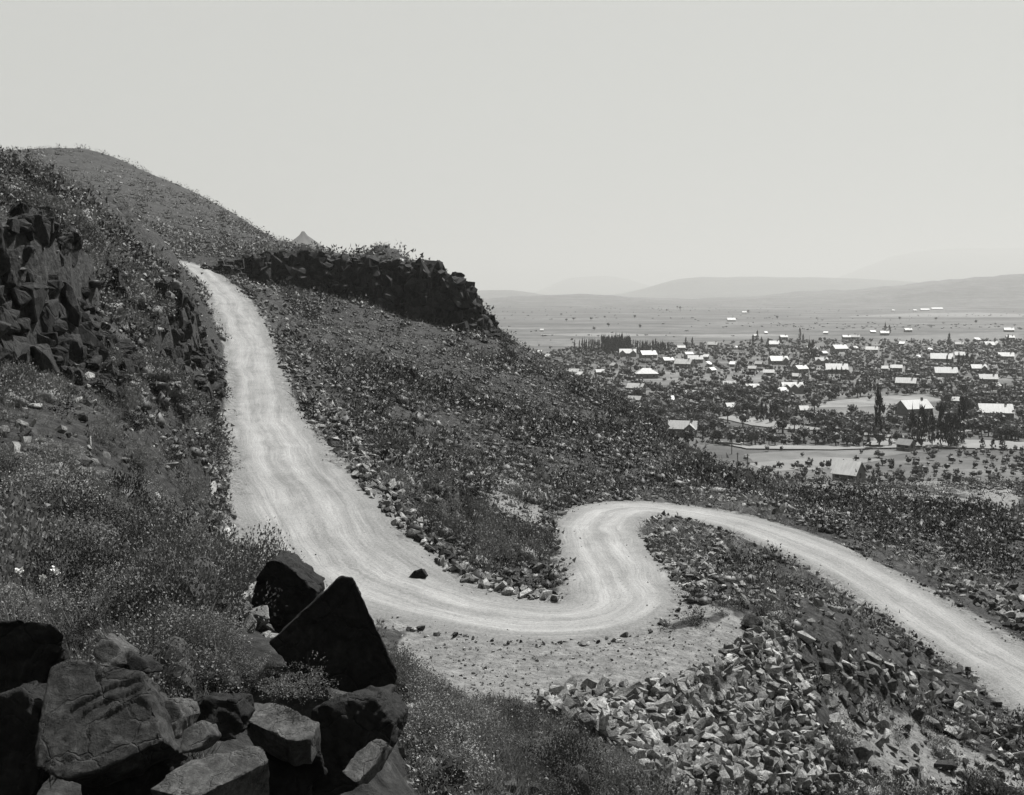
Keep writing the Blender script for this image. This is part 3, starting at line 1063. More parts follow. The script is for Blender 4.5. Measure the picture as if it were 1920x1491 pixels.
def trunk_mesh(h, r, limbs, seed):
    g = np.random.default_rng(seed)
    V, F = [], []

    def limb(p, q, r0, r1):
        o = len(V)
        for s in range(4):
            t = s / 3
            c = p * (1 - t) + q * t
            rr = r0 * (1 - t) + r1 * t
            for a in range(5):
                V.append(c + rr * np.array([math.cos(a * 1.2566), math.sin(a * 1.2566), 0]))
        for s in range(3):
            for a in range(5):
                b2 = (a + 1) % 5
                F.append((o + s * 5 + a, o + s * 5 + b2, o + s * 5 + 5 + b2))
                F.append((o + s * 5 + a, o + s * 5 + 5 + b2, o + s * 5 + 5 + a))
    top = np.array([g.normal() * .1, g.normal() * .1, h])
    limb(np.array([0, 0, -.3]), top, r, r * .55)
    for k in range(limbs):
        a = 6.283 * k / max(1, limbs) + g.random()
        limb(top * .8, top + np.array([math.cos(a) * h * .5, math.sin(a) * h * .5, h * .55]), r * .45, r * .15)
    return np.array(V), np.array(F)


# ------------------------------------------------------------------ cliffs built of angular blocks
def block_wall(name, P, seed, per_m, size, kind=None, label=None, cat=None, lo=-.4, back=1.6):
    g = np.random.default_rng(seed)
    L = np.concatenate([[0], np.cumsum(np.hypot(np.diff(P[:, 0]), np.diff(P[:, 1])))])
    n = int(L[-1] * per_m)
    s = g.random(n) * L[-1]
    x, y, h = np.interp(s, L, P[:, 0]), np.interp(s, L, P[:, 1]), np.interp(s, L, P[:, 2])
    t = np.gradient(P[:, :2], axis=0)
    t /= np.linalg.norm(t, axis=1)[:, None]
    tx, ty = np.interp(s, L, t[:, 0]), np.interp(s, L, t[:, 1])
    off = g.uniform(-.9, back, n)
    x2, y2 = x - ty * off, y + tx * off
    z = ground_z(x2, y2) + g.uniform(lo, .35, n)
    steps = np.linspace(-2.2, 3.4, 30)[None]                       # half of the blocks stand in the face itself, at all heights
    fx, fy = x[:, None] - ty[:, None] * steps, y[:, None] + tx[:, None] * steps
    fz = ground_z(fx, fy)
    goal = fz[:, 0] + g.random(n) * h
    k = np.argmax(fz >= goal[:, None], axis=1)
    face = (g.random(n) < .6) & (fz >= goal[:, None]).any(1)
    ar = np.arange(n)
    x2, y2 = np.where(face, fx[ar, k], x2), np.where(face, fy[ar, k], y2)
    z = np.where(face, goal, z)
    sc = size * g.uniform(.5, 1.5, n) * np.clip(h / 4, .45, 1.2)
    S = np.stack([sc * g.uniform(.7, 1.3, n), sc * g.uniform(.7, 1.2, n), sc * g.uniform(.9, 1.7, n)], 1)
    R = rotmats(g.random(n) * 6.28, g.normal(size=n) * .22, g.normal(size=n) * .22)
    if kind is None:
        e = link(name, None, loc=(x.mean(), y.mean(), z.mean()), label=label, cat=cat)
        for i in range(n):
            b = link('block', BLOCK_ME[int(g.integers(0, len(BLOCK_ME)))], None, e, loc=(x2[i] - x.mean(), y2[i] - y.mean(), z[i] - z.mean()))
            b.scale = S[i]
            b.rotation_euler = (g.normal() * .22, g.normal() * .22, g.random() * 6.28)
        return e
    return join_copies(name, ROCKS, g.integers(0, len(ROCKS), n), np.stack([x2, y2, z], 1), S, R, g.random(n), M['cliff'], kind, label, cat)


BLOCK_ME = [mk_mesh('block', *r) for r in ROCKS_D]
for me in BLOCK_ME:
    me.materials.append(M['cliff_o'])
block_wall('cliff', _cl[0][0], 1, 44, 1.7, 'structure', lo=-1.6, back=3.2)
block_wall('rock_outcrop', _cl[1][0], 2, 18, 1.05, None, 'dark broken rock outcrop high on the bank at the far left', 'rock outcrop')
_sub = _cl[1][0][int(len(_cl[1][0]) * .55):]
block_wall('rock_outcrop', _sub, 7, 26, 1.35, None, 'broken middle ledge between the two dark rock outcrops', 'rock outcrop')
block_wall('rock_outcrop', _cl[2][0], 3, 10, 1.15, None, 'dark rock outcrop standing over the bend of the climbing road', 'rock outcrop')

# ------------------------------------------------------------------ big boulders and slabs in the near left corner
def boulder(poly, Y0, tilt, ext, label, mat, rough=.02, seed=0, shrink=.85, bev=.018, lean=0.0, cat='boulder', name='boulder'):
    """poly: measured outline of the face; Y0: depth of its foot; tilt: how far it leans back per metre of height; ext: vector to the back face"""
    pm = max(p[1] for p in poly)
    F3 = []
    for px, py in poly:
        h = (pm - py) * Y0 / F_PX
        F3.append(Vector(world_of(px, py, Y0 + tilt * h + lean * (px - poly[0][0]) * Y0 / F_PX)))
    c = sum(F3, Vector()) / len(F3)
    bm = bmesh.new()
    for p in F3:
        bm.verts.new(p - c)
    for p in F3:
        bm.verts.new((p - c) * shrink + Vector(ext))
    r = bmesh.ops.convex_hull(bm, input=bm.verts)
    bmesh.ops.delete(bm, geom=[e for e in r['geom_interior'] if isinstance(e, bmesh.types.BMVert)], context='VERTS')
    bmesh.ops.recalc_face_normals(bm, faces=bm.faces)
    bmesh.ops.dissolve_limit(bm, angle_limit=math.radians(6), verts=bm.verts, edges=bm.edges)
    bmesh.ops.bevel(bm, geom=list(bm.edges), offset=bev, segments=2, affect='EDGES', profile=.6, clamp_overlap=True)
    bmesh.ops.triangulate(bm, faces=bm.faces)
    for _ in range(7):
        long = [e for e in bm.edges if e.calc_length() > max(.038, Y0 * .0046)]
        if not long:
            break
        bmesh.ops.subdivide_edges(bm, edges=long, cuts=1)
        bmesh.ops.triangulate(bm, faces=bm.faces)
    bm.normal_update()
    for v in bm.verts:
        q = v.co * 2.4 + Vector((seed * 3.1, seed, 0))
        st = mnoise.noise(q * .8 + Vector((3, 1, 7))) * 3.2 + mnoise.noise(q * 3) * .35
        fr = st - math.floor(st)
        d = (fr - .5 if fr < .88 else (1 - fr) * 3 - .12) * rough * 1.5 + (mnoise.noise(q * 4) + mnoise.noise(q * 9) * .6 + mnoise.noise(q * 19) * .4) * rough * .5
        cell = 0.0
        v.co += v.normal * (d + cell)
    me = bpy.data.meshes.new(name)
    bm.to_mesh(me); bm.free()
    for p in me.polygons:
        p.use_smooth = True
    return link(name, me, mat, loc=c, label=label, cat=cat)


BS, SL = M['boulder'], M['slab']
boulder([(505, 1205), (560, 1155), (600, 1125), (640, 1080), (662, 1084), (676, 1125), (700, 1190), (748, 1268), (738, 1290), (700, 1306), (610, 1292), (540, 1250)],
        10.6, .06, (-.10, .55, -.05), 'tall pointed black boulder in front of the road', BS, .016, 1, .84)
boulder([(474, 1098), (500, 1052), (514, 1049), (535, 1058), (596, 1110), (585, 1160), (540, 1200), (480, 1190), (470, 1140)],
        13.2, .12, (.0, .8, -.05), 'blunt black boulder behind the pointed boulder beside the road', BS, .03, 2, .9)
boulder([(92, 1252), (125, 1236), (180, 1240), (265, 1258), (285, 1320), (305, 1390), (260, 1408), (200, 1440), (120, 1462), (66, 1440), (62, 1400), (80, 1320)],
        7.7, .75, (.1, .5, -.35), 'broad mottled grey boulder filling the lower left corner', M['mid'], .018, 3, .9)
boulder([(-60, 1175), (30, 1162), (95, 1168), (120, 1190), (118, 1215), (90, 1250), (60, 1330), (-60, 1380)],
        8.9, .12, (-.15, .55, -.45), 'rock with its shade painted in black at the left edge above the corner rock', BS, .03, 4, .9)  # near-black material carries the shade, so the sunlit top stays dim
boulder([(455, 1338), (470, 1318), (518, 1316), (600, 1354), (582, 1386), (545, 1390), (500, 1366), (460, 1350)],
        9.0, 1.7, (.02, .12, -.28), 'flat pale slab lying tilted below the pointed boulder', SL, .012, 5, .9)
boulder([(282, 1480), (330, 1440), (372, 1420), (492, 1398), (504, 1425), (470, 1446), (400, 1478), (360, 1500)],
        7.0, 1.6, (.02, .1, -.3), 'long flat speckled slab at the bottom edge', SL, .012, 6, .92)
boulder([(330, 1416), (342, 1368), (380, 1350), (392, 1378), (372, 1404), (350, 1412)],
        7.9, .9, (.05, .25, -.1), 'small bright wedge of stone between the boulders', SL, .01, 7, .85)
boulder([(585, 1330), (640, 1312), (705, 1310), (738, 1358), (732, 1400), (700, 1450), (650, 1490), (590, 1500), (570, 1420)],
        9.4, .35, (.1, .7, -.1), 'large dark boulder with a broken lower face beneath the pointed boulder', BS, .03, 8, .9)
boulder([(640, 1448), (668, 1410), (706, 1384), (726, 1392), (700, 1436), (668, 1470)],
        8.9, 1.0, (.06, .2, -.12), 'smooth grey stone leaning on the dark boulder', SL, .01, 9, .9)
boulder([(172, 1228), (192, 1184), (232, 1220), (226, 1246), (196, 1262)],
        8.6, .7, (.05, .3, -.1), 'rough pale rock fragment on top of the broad boulder', SL, .02, 10, .85)
boulder([(288, 1340), (300, 1312), (330, 1310), (345, 1345), (325, 1390), (300, 1385)],
        8.3, .6, (.05, .35, -.1), 'rounded mid-grey stone beside the broad boulder', SL, .02, 11, .85)
boulder([(340, 1325), (375, 1308), (440, 1312), (455, 1345), (440, 1385), (390, 1395), (350, 1370)],
        8.9, .5, (.05, .45, -.1), 'dark stone wedged between the rounded stone and the flat slab', BS, .03, 12, .88)
boulder([(230, 1238), (250, 1228), (272, 1240), (276, 1262), (240, 1268)],
        8.7, .6, (.05, .3, -.1), 'small dark stone perched behind the broad boulder', BS, .015, 13, .85)
boulder([(405, 1068), (440, 1058), (468, 1072), (474, 1108), (440, 1118), (412, 1100)],
        21, .5, (.1, .9, -.2), 'layered grey rock at the left edge of the road', SL, .05, 14, .85)
boulder([(400, 1110), (430, 1104), (470, 1125), (468, 1142), (430, 1145), (405, 1130)],
        19, .5, (.1, .8, -.2), 'dark rock under the layered rock by the road', BS, .05, 15, .85)
boulder([(764, 1084), (775, 1070), (790, 1066), (800, 1080), (786, 1090), (770, 1090)],
        44.5, .4, (.1, .5, -.1), 'dark stone standing out on the right edge of the road', BS, .04, 16, .85)
boulder([(896, 1405), (905, 1388), (925, 1378), (948, 1392), (950, 1410), (925, 1420), (903, 1416)],
        20, .7, (.1, .4, -.2), 'grey stone with a pale top among the brush at the bottom', SL, .02, 17, .88)
boulder([(880, 1450), (900, 1432), (950, 1440), (975, 1458), (930, 1470), (890, 1472)],
        15.6, .6, (.1, .4, -.2), 'dark rock below the pale-topped stone at the bottom edge', BS, .03, 18, .88)
boulder([(948, 1330), (960, 1316), (985, 1312), (1010, 1322), (1008, 1334), (975, 1340)],
        30.5, .7, (.1, .5, -.3), 'pale flat-topped stone alone at the near edge of the turnout', SL, .03, 19, .88)
boulder([(1148, 1400), (1165, 1378), (1205, 1374), (1215, 1395), (1190, 1412), (1160, 1415)],
        26, .6, (.1, .5, -.2), 'large angular stone at the lower left of the rubble bank', SL, .03, 20, .88)
boulder([(1310, 1290), (1322, 1262), (1345, 1268), (1352, 1300), (1335, 1318), (1318, 1312)],
        33, .5, (.2, .5, -.2), 'upright dark stone at the crest of the rubble bank', SL, .03, 21, .88)
boulder([(1386, 1170), (1396, 1152), (1420, 1148), (1430, 1164), (1412, 1178)],
        39.3, .6, (.2, .5, -.3), 'white-topped stone at the outer corner of the turnout', SL, .04, 22, .88)

boulder([(-40, 1320), (40, 1290), (78, 1330), (64, 1400), (70, 1480), (40, 1520), (-40, 1520)],
        7.9, .3, (-.1, .6, -.1), 'added black rock standing in for shade at the lower left corner', BS, .03, 23, .9)  # rock added; its near-black colour stands in for the corner shade
boulder([(150, 1470), (220, 1436), (290, 1412), (320, 1440), (330, 1500), (160, 1530)],
        8.1, .2, (.0, .6, -.1), 'added black rock standing in for the shadow under the broad mottled boulder', BS, .03, 24, .9)  # rock added to fill the black shadow beneath the boulder
boulder([(480, 1400), (540, 1385), (600, 1400), (610, 1450), (560, 1500), (480, 1490)],
        9.3, .25, (.0, .6, -.1), 'dark rock under the flat pale slab', BS, .03, 25, .9)

# ------------------------------------------------------------------ scatter zones (classified by where the spot lies in the measured view)
Z_RUB = [(1000, 1335), (1100, 1305), (1240, 1292), (1335, 1255), (1400, 1170), (1445, 1165), (1490, 1230), (1525, 1330), (1570, 1490), (1230, 1490), (1180, 1425), (1080, 1375)]
Z_ISL = [(1195, 1010), (1240, 965), (1330, 972), (1380, 1005), (1345, 1075), (1320, 1120), (1250, 1092), (1208, 1055)]
Z_FAR = [(1150, 925), (1380, 945), (1600, 1000), (1750, 1080), (1925, 1200), (1925, 1120), (1800, 1045), (1650, 985), (1450, 938), (1300, 925)]
Z_ROW = [(455, 515), (520, 545), (610, 690), (690, 840), (770, 950), (840, 1030), (880, 1085), (1035, 1115), (1060, 1155), (960, 1160), (860, 1120), (780, 1060), (715, 980), (630, 850), (550, 740), (500, 640)]
Z_MIX = [(1470, 1190), (1600, 1210), (1760, 1270), (1925, 1330), (1925, 1490), (1560, 1490), (1520, 1330)]
Z_BNK = [(395, 780), (440, 830), (450, 1000), (480, 1120), (405, 1090), (385, 950)]
Z_LEFT = [(-400, 200), (350, 480), (420, 620), (445, 1000), (480, 1130), (500, 1490), (-400, 1490)]
Z_BRUSH = [(480, 1150), (745, 1260), (830, 1300), (1000, 1325), (1180, 1425), (1230, 1490), (480, 1490)]
Z_SPUR = [(440, 470), (930, 640), (1400, 900), (1380, 940), (1060, 960), (1040, 1120), (880, 1080), (640, 820), (500, 600)]
Z_MIDR = [(1200, 960), (1420, 990), (1925, 1330), (1925, 1490), (1500, 1300), (1440, 1160), (1300, 1120)]


def candidates(n, y0, y1, ulo=-.55, uhi=.52, seed=0, power=1.0):
    """random spots, denser near the viewer so that far ones stay a few pixels apart"""
    g = np.random.default_rng(seed)
    k = g.random(n) ** power
    Y = y0 * (y1 / y0) ** k
    X = (ulo + (uhi - ulo) * g.random(n)) * (Y + 3)
    Z = ground_z(X, Y)
    rd_, ri_ = np.full(n, 99.), np.zeros(n, int)
    m = (Y > 28) & (Y < 185)
    rd_[m], ri_[m] = seg_dist(X[m], Y[m], ROAD)
    off = rd_ - ROAD[ri_, 3]
    px, py = proj(X, Y, Z)
    return np.stack([X, Y, Z], 1), off, px, py, g


def zone_label(px, py, Y, names):
    out = np.full(len(px), names[-1][1], dtype=object)
    done = np.zeros(len(px), bool)
    for poly, nm in names[:-1]:
        m = in_poly(px, py, poly) & ~done
        out[m] = nm
        done |= m
    return out


def individuals(P, size, n, lift, px, py, margin=0):
    """indices of the n spots that show largest in the picture"""
    ok = (px > -10) & (px < 1930) & (py > 150) & (py < 1500) & (P[:, 1] > 4)
    ok &= visible(P, lift)
    sc = np.where(ok, size / P[:, 1], -1)
    idx = np.argsort(-sc)[:n]
    return idx[sc[idx] > 0]


# ---- stones
P, off, px, py, g = candidates(125000, 9, 190, seed=21)
_b = candidates(30000, 26, 46, -.02, .30, seed=22)
_m = in_poly(_b[2], _b[3], Z_RUB)
P, off, px, py = np.vstack([P, _b[0][_m]]), np.concatenate([off, _b[1][_m]]), np.concatenate([px, _b[2][_m]]), np.concatenate([py, _b[3][_m]])
dens = np.full(len(P), .02)
size = .12 + .22 * g.random(len(P)) ** 2
slope = (P[:, 1] < 190)
m = in_poly(px, py, Z_SPUR); dens[m] = .17; size[m] = .15 + .45 * g.random(m.sum()) ** 2.2
m = in_poly(px, py, Z_ROW); dens[m] = .9; size[m] = .2 + .5 * g.random(m.sum()) ** 1.6
m = in_poly(px, py, Z_LEFT); dens[m] = .13; size[m] = .1 + .35 * g.random(m.sum()) ** 2
m = in_poly(px, py, Z_BNK); dens[m] = .55; size[m] = .15 + .5 * g.random(m.sum()) ** 1.5
m = in_poly(px, py, Z_MIDR); dens[m] = .14; size[m] = .15 + .45 * g.random(m.sum()) ** 2
m = in_poly(px, py, Z_MIX); dens[m] = .4; size[m] = .15 + .6 * g.random(m.sum()) ** 2
m = in_poly(px, py, Z_ISL); dens[m] = .9; size[m] = .15 + .4 * g.random(m.sum()) ** 1.5
m = in_poly(px, py, Z_FAR); dens[m] = .9; size[m] = .2 + .5 * g.random(m.sum()) ** 1.7
m = in_poly(px, py, Z_RUB); dens[m] = 1.0; size[m] = .1 + .44 * g.random(m.sum()) ** 3
m = in_poly(px, py, Z_BRUSH); dens[m] = .05; size[m] = .08 + .2 * g.random(m.sum())
m = in_poly(px, py, PLAT); dens[m] = 0
dens[in_poly(px, py, DIRT[1])] = .2
dens[P[:, 1] < 12] = 0
edge = (off > 0) & (off < .8) & (P[:, 1] < 75); dens[edge] = np.maximum(dens[edge], .3)
keepm = (g.random(len(P)) < dens) & (off > .08 + size * .3)
P, size, px, py = P[keepm], size[keepm], px[keepm], py[keepm]
n = len(P)
gs = np.random.default_rng(5)
S = size[:, None] * np.stack([gs.uniform(.8, 1.7, n), gs.uniform(.6, 1.1, n), gs.uniform(.65, 1.15, n)], 1)
rz, rx_, ry_ = gs.random(n) * 6.28, gs.normal(size=n) * .6, gs.normal(size=n) * .6
inrub = in_poly(px, py, Z_RUB)
P[:, 2] += size * np.where(inrub, gs.uniform(.0, .85, n), gs.uniform(-.02, .3, n))
tone = gs.random(n) ** 1.4
tone[inrub] = .2 + .8 * tone[inrub]
pid = gs.integers(0, len(ROCKS), n)
big = individuals(P, size, 300, size * .4, px, py)
ROCK_ME = [mk_mesh('stone', *r) for r in ROCKS_D]
for me in ROCK_ME:
    me.materials.append(M['rock'])
lab = zone_label(px, py, P[:, 1], [
    (Z_RUB, 'angular stone in the rubble bank below the turnout'),
    (Z_ROW, 'angular stone in the row along the right edge of the climbing road'),
    (Z_ISL, 'stone on the rocky island inside the hairpin loop'),
    (Z_FAR, 'pale stone along the far edge of the lower road'),
    (Z_BNK, 'stone in the cut bank left of the climbing road'),
    (Z_MIX, 'weathered stone beside the sandy wash at the lower right'),
    (Z_LEFT, 'loose stone among shrubs on the steep left slope'),
    (Z_BRUSH, 'small stone half hidden in the brush at the bottom'),
    (Z_MIDR, 'stone on the scrubby bank between turnout and lower road'),
    (Z_SPUR, 'scattered stone on the spur slope above the hairpin'),
    (None, 'loose stone lying beside the dirt road')])
ZONE_OF = {'angular stone in the rubble bank below the turnout': Z_RUB, 'loose stone among shrubs on the steep left slope': Z_LEFT}


def part_of(poly, px, py, rows=3, cols=2):
    """which part of a zone a spot lies in, in words"""
    xs, ys = [p[0] for p in poly], [p[1] for p in poly]
    u = (px - max(min(xs), 0)) / (min(max(xs), 1920) - max(min(xs), 0))
    v = (py - max(min(ys), 0)) / (min(max(ys), 1491) - max(min(ys), 0))
    r = ['upper', 'middle', 'lower'][int(min(max(v, 0), .999) * 3)] if rows == 3 else ['upper', 'lower'][int(min(max(v, 0), .999) * 2)]
    c = ['left', 'centre', 'right'][int(min(max(u, 0), .999) * 3)] if cols == 3 else ['left', 'right'][int(min(max(u, 0), .999) * 2)]
    return r, c


for i in big:
    zp = ZONE_OF.get(str(lab[i]))
    base = str(lab[i])
    if zp is not None:
        r_, c_ = part_of(zp, px[i], py[i], 3, 3 if zp is Z_RUB else 2)
        szw = 'large' if size[i] > .55 else 'small' if size[i] < .33 else 'middling'
        base = '%s %s, %s %s of it' % (szw, base, r_, c_)
    o = link('stone', ROCK_ME[pid[i]], None, loc=P[i], label=base, cat='stone', group='stones: ' + str(lab[i]).split('stone ', 1)[1])
    o.rotation_euler = (rx_[i], ry_[i], rz[i])
    o.scale = S[i]
rest = np.ones(n, bool); rest[big] = False
near = P[:, 1] < 62
ROCKS_F = [hull_rock(180 + i, 8, [.7, .9, 1.0][i % 3], .4) for i in range(len(ROCKS))]
join_copies('rubble', ROCKS_F, pid[rest & ~near], P[rest & ~near], S[rest & ~near], rotmats(rz[rest & ~near], rx_[rest & ~near], ry_[rest & ~near]), tone[rest & ~near], M['rock_s'], 'stuff',
            'loose stones scattered over the farther slopes', 'rubble')
rest = rest & near
join_copies('rubble', ROCKS, pid[rest], P[rest], S[rest], rotmats(rz[rest], rx_[rest], ry_[rest]), tone[rest], M['rock_s'], 'stuff',
            'loose basalt rubble strewn over the hillside', 'rubble')

# ---- pebbles on turnout, wash and road edges
P, off, px, py, g = candidates(60000, 26, 80, seed=31)
m = (in_poly(px, py, PLAT) | in_poly(px, py, DIRT[1]) | in_poly(px, py, Z_RUB) | ((off > -1.0) & (off < 1.0))) & (g.random(len(P)) < np.where(off < 0, .12, .8))
P = P[m]
n = len(P)
sz = .03 + .16 * g.random(n) ** 4
P[:, 2] += np.where(off[m] < 0, .05, .01)
PEB = [hull_rock(160 + i, 7, .8, .3) for i in range(6)]
join_copies('gravel', PEB, g.integers(0, 6, n), P, sz[:, None] * np.ones((1, 3)), rotmats(g.random(n) * 6.28, g.random(n), g.random(n)), g.random(n), M['rock_s'], 'stuff',
            'loose gravel on the turnout and road edges', 'gravel')

# ---- shrubs
P, off, px, py, g = candidates(82000, 9, 190, seed=41)
_b = candidates(13500, 95, 290, -.33, .5, seed=43)
_m = (_b[0][:, 2] > -46.5) & ((_b[0][:, 1] < 185) | (_b[2] > 1200))
P, off, px, py = np.vstack([P, _b[0][_m]]), np.concatenate([off, _b[1][_m]]), np.concatenate([px, _b[2][_m]]), np.concatenate([py, _b[3][_m]])
n = len(P)
dens = np.full(n, .35)
rad = .4 + .5 * g.random(n)
patch = fbm(P[:, 0] * .12, P[:, 1] * .12, 3, 77)
m = in_poly(px, py, Z_LEFT); dens[m] = .5; rad[m] = .28 + .8 * g.random(m.sum()) ** 2
m = in_poly(px, py, Z_SPUR); dens[m] = .62; rad[m] = .38 + .85 * g.random(m.sum()) ** 1.7
m = in_poly(px, py, Z_MIDR); dens[m] = .55; rad[m] = .32 + .6 * g.random(m.sum()) ** 1.6
m = in_poly(px, py, Z_BRUSH); dens[m] = .75; rad[m] = .2 + .4 * g.random(m.sum())
m = in_poly(px, py, Z_MIX); dens[m] = .25; rad[m] = .25 + .4 * g.random(m.sum())
m = in_poly(px, py, Z_FAR); dens[m] = .12
m = in_poly(px, py, Z_ISL); dens[m] = .08
m = in_poly(px, py, Z_ROW); dens[m] = .06
for poly in DIRT[1:10]:
    dens[in_poly(px, py, poly)] *= .12
dens[in_poly(px, py, Z_RUB)] = .0
dens[in_poly(px, py, PLAT)] = .0
patch2 = fbm(P[:, 0] * .4, P[:, 1] * .4, 3, 79)
patch3 = fbm(P[:, 0] * .055, P[:, 1] * .055, 3, 83)
dens *= np.clip(.8 + patch * .8 + patch2 * 1.3 + patch3 * 1.5, np.where(in_poly(px, py, Z_SPUR), .5, .05), 1.8)
rad *= np.clip(1 + patch3 * .9 + patch2 * .5, .6, 1.7)
far_dark = in_poly(px, py, [(1400, 920), (1905, 960), (1905, 1090), (1700, 1040), (1500, 990)])
dens[far_dark] = .42
low_open = in_poly(px, py, [(1400, 880), (1925, 890), (1925, 965), (1650, 945), (1450, 925)])
dens[low_open] *= .4
rad[far_dark] *= 1.25
keepm = (g.random(n) < dens * np.where(P[:, 1] < 34, .8, np.clip((P[:, 1] / 62) ** 1.5, .05, 1))) & (off > .35)
keepm &= ~((off < rad * .8) & (P[:, 1] < 95))
keepm &= ~((P[:, 1] < 36) & (px + rad * F_PX / np.maximum(P[:, 1], 3) > 455) & (px < 470) & (py < 1150))
keepm &= ~((P[:, 1] < 14.5) & (px > 430) & (px < 800) & (py > 1040)) & ~((P[:, 1] < 12.2) & (py > 1215))
for Pc, bk, sf in _cl:
    dc, ic = seg_dist(P[:, 0], P[:, 1], Pc)
    keepm &= ~((dc < (2.4 if bk > 30 else .8)) & (Pc[ic, 2] > 1.5) & (P[:, 1] < Pc[ic, 1] + .8))
near_i = np.nonzero(keepm & (P[:, 1] < 34))[0]
near_i = near_i[np.argsort(-rad[near_i])]
taken = np.zeros((0, 3))
for i in near_i:                                      # near shrubs stand apart, with ground showing between them
    if len(taken) and (np.hypot(taken[:, 0] - P[i, 0], taken[:, 1] - P[i, 1]) < .7 * (taken[:, 2] + rad[i])).any():
        keepm[i] = False
    else:
        taken = np.vstack([taken, [P[i, 0], P[i, 1], rad[i]]])
P, rad, px, py, patch, far_dark = P[keepm], rad[keepm], px[keepm], py[keepm], patch[keepm], far_dark[keepm]
n = len(P)
gs = np.random.default_rng(51)
tone = np.clip(gs.random(n) ** 2.2 + patch * .12, 0, 1)
tone[far_dark] *= .7
S = rad[:, None] * np.stack([gs.uniform(.85, 1.25, n), gs.uniform(.85, 1.25, n), gs.uniform(.85, 1.5, n)], 1)
rz = gs.random(n) * 6.28
P[:, 2] -= rad * .04
print('shrubs', n)
T2 = [cored_shrub(200 + i, 1500, .06, 2) for i in range(5)]
T2b = [dome_shrub(230 + i, 336, .085, .85, 7, .3) for i in range(6)]
T3 = [cored_shrub(260 + i, 60, .17, 1) for i in range(6)]
T4 = [cored_shrub(290 + i, 36, .24, 1) for i in range(6)]
T5 = [cored_shrub(320 + i, 12, .3, 1, .7) for i in range(6)]
BIG_F = []
for i in range(4):
    _v, _f = dome_shrub(400 + i, 8500, .026, .9, 40, .45, True, .07)
    _cv, _cf = ico(3)
    _cv = _cv * (.46 + .12 * np.sin(_cv[:, 0] * 5 + i) * np.cos(_cv[:, 1] * 4 + i * 2))[:, None] * np.array([1, 1, .8])  # dark solid core put inside the leaves to deepen shade in the gaps
    _cv[:, 2] = np.maximum(_cv[:, 2], -.1)
    BIG_F.append((np.vstack([_v, _cv]), np.vstack([_f, _cf + len(_v)]), len(_f)))
BIG_S = [stem_mesh(410 + i, 34, .75, .011) for i in range(4)]
MEF = [mk_mesh('foliage', t[0], t[1], mat_idx=(np.arange(len(t[1])) >= t[2]).astype(int)) for t in BIG_F]
MES = [mk_mesh('stems', *t) for t in BIG_S]
for a, b2 in zip(MEF, MES):
    a.materials.append(M['leaf']); a.materials.append(M['twig']); b2.materials.append(M['twig'])
ME2 = [mk_mesh('shrub', *t, smooth=True) for t in T2]
for me in ME2:
    me.materials.append(M['leaf'])
ME2P = [mk_mesh('shrub', *dome_shrub(210 + i, 2600, .05, .8, 8, .5)) for i in range(5)]
for me in ME2P:
    me.materials.append(M['pale_leaf'])
LAND = [(640, 1200, 'the tall pointed boulder'), (540, 1120, 'the blunt black boulder'), (180, 1340, 'the broad mottled boulder'), (70, 1150, 'the white flowers at the left edge'),
        (530, 1350, 'the flat tilted slab'), (660, 1400, 'the large dark broken boulder'), (920, 1400, 'the pale-topped stone in the brush'), (440, 1090, 'the layered rock by the road'),
        (1180, 1395, 'the large angular stone of the rubble bank'), (980, 1325, 'the flat-topped stone at the turnout'), (780, 1080, 'the dark stone on the road edge')]


def near_boulder(px_, py_, Y):
    a = min(LAND, key=lambda q: (q[0] - px_) ** 2 + (q[1] - py_) ** 2)
    dx, dy = px_ - a[0], py_ - a[1]
    if dx * dx + dy * dy > 130 ** 2:
        return None
    if abs(dx) > abs(dy):
        return ('to the left of ' if dx < 0 else 'to the right of ') + a[2]
    return ('behind ' if dy < 0 else 'in front of ') + a[2]


big = individuals(P, rad, 285, rad * .8, px, py)
lab = zone_label(px, py, P[:, 1], [
    (Z_BNK, 'low shrub in the stony cut bank left of the climbing road'),
    (Z_LEFT, 'small-leaved grey shrub on the steep slope left of the climbing road'),
    (Z_BRUSH, 'wiry shrub in the brush below the turnout'),
    (Z_MIX, 'round shrub beside the sandy wash at the lower right'),
    (Z_MIDR, 'low shrub on the bank between the turnout and lower road'),
    (Z_SPUR, 'dark low shrub on the spur slope above the hairpin'),
    (None, 'low shrub on the slope beyond the lower road')])
for i in big:
    base = str(lab[i])
    szw = 'spreading' if rad[i] > .5 else 'stunted' if rad[i] < .34 else 'middling'
    where = near_boulder(px[i], py[i], P[i][1])
    lb = (szw + ' shrub ' + where) if where else szw + ' ' + base.replace('small-leaved ', '')
    if 'steep slope' in lb:
        r_, c_ = part_of([(0, 300), (440, 1491)], px[i], py[i], 3, 3)
        lb = lb.replace('on the steep slope left', 'on the %s %s of the slope left' % (r_, c_))
    pale = (i * 7919) % 100 < 14
    if pale:
        lb = lb.replace('grey ', '').replace('dark ', '', 1).replace(' shrub', ' pale shrub', 1)
    o = link('shrub', ME2P[i % 5] if pale else MEF[i % 4] if P[i][1] < 24 else ME2[i % 5], None, loc=P[i], label=lb, cat='shrub', group='shrubs: ' + (where or base.split(' shrub ')[1]))
    o.rotation_euler = (0, 0, rz[i])
    o.scale = S[i]
rest = np.ones(n, bool); rest[big] = False
R = rotmats(rz, np.zeros(n), np.zeros(n))
T2a = [dome_shrub(220 + i, 630, .045, .85, 9, .3) for i in range(5)]
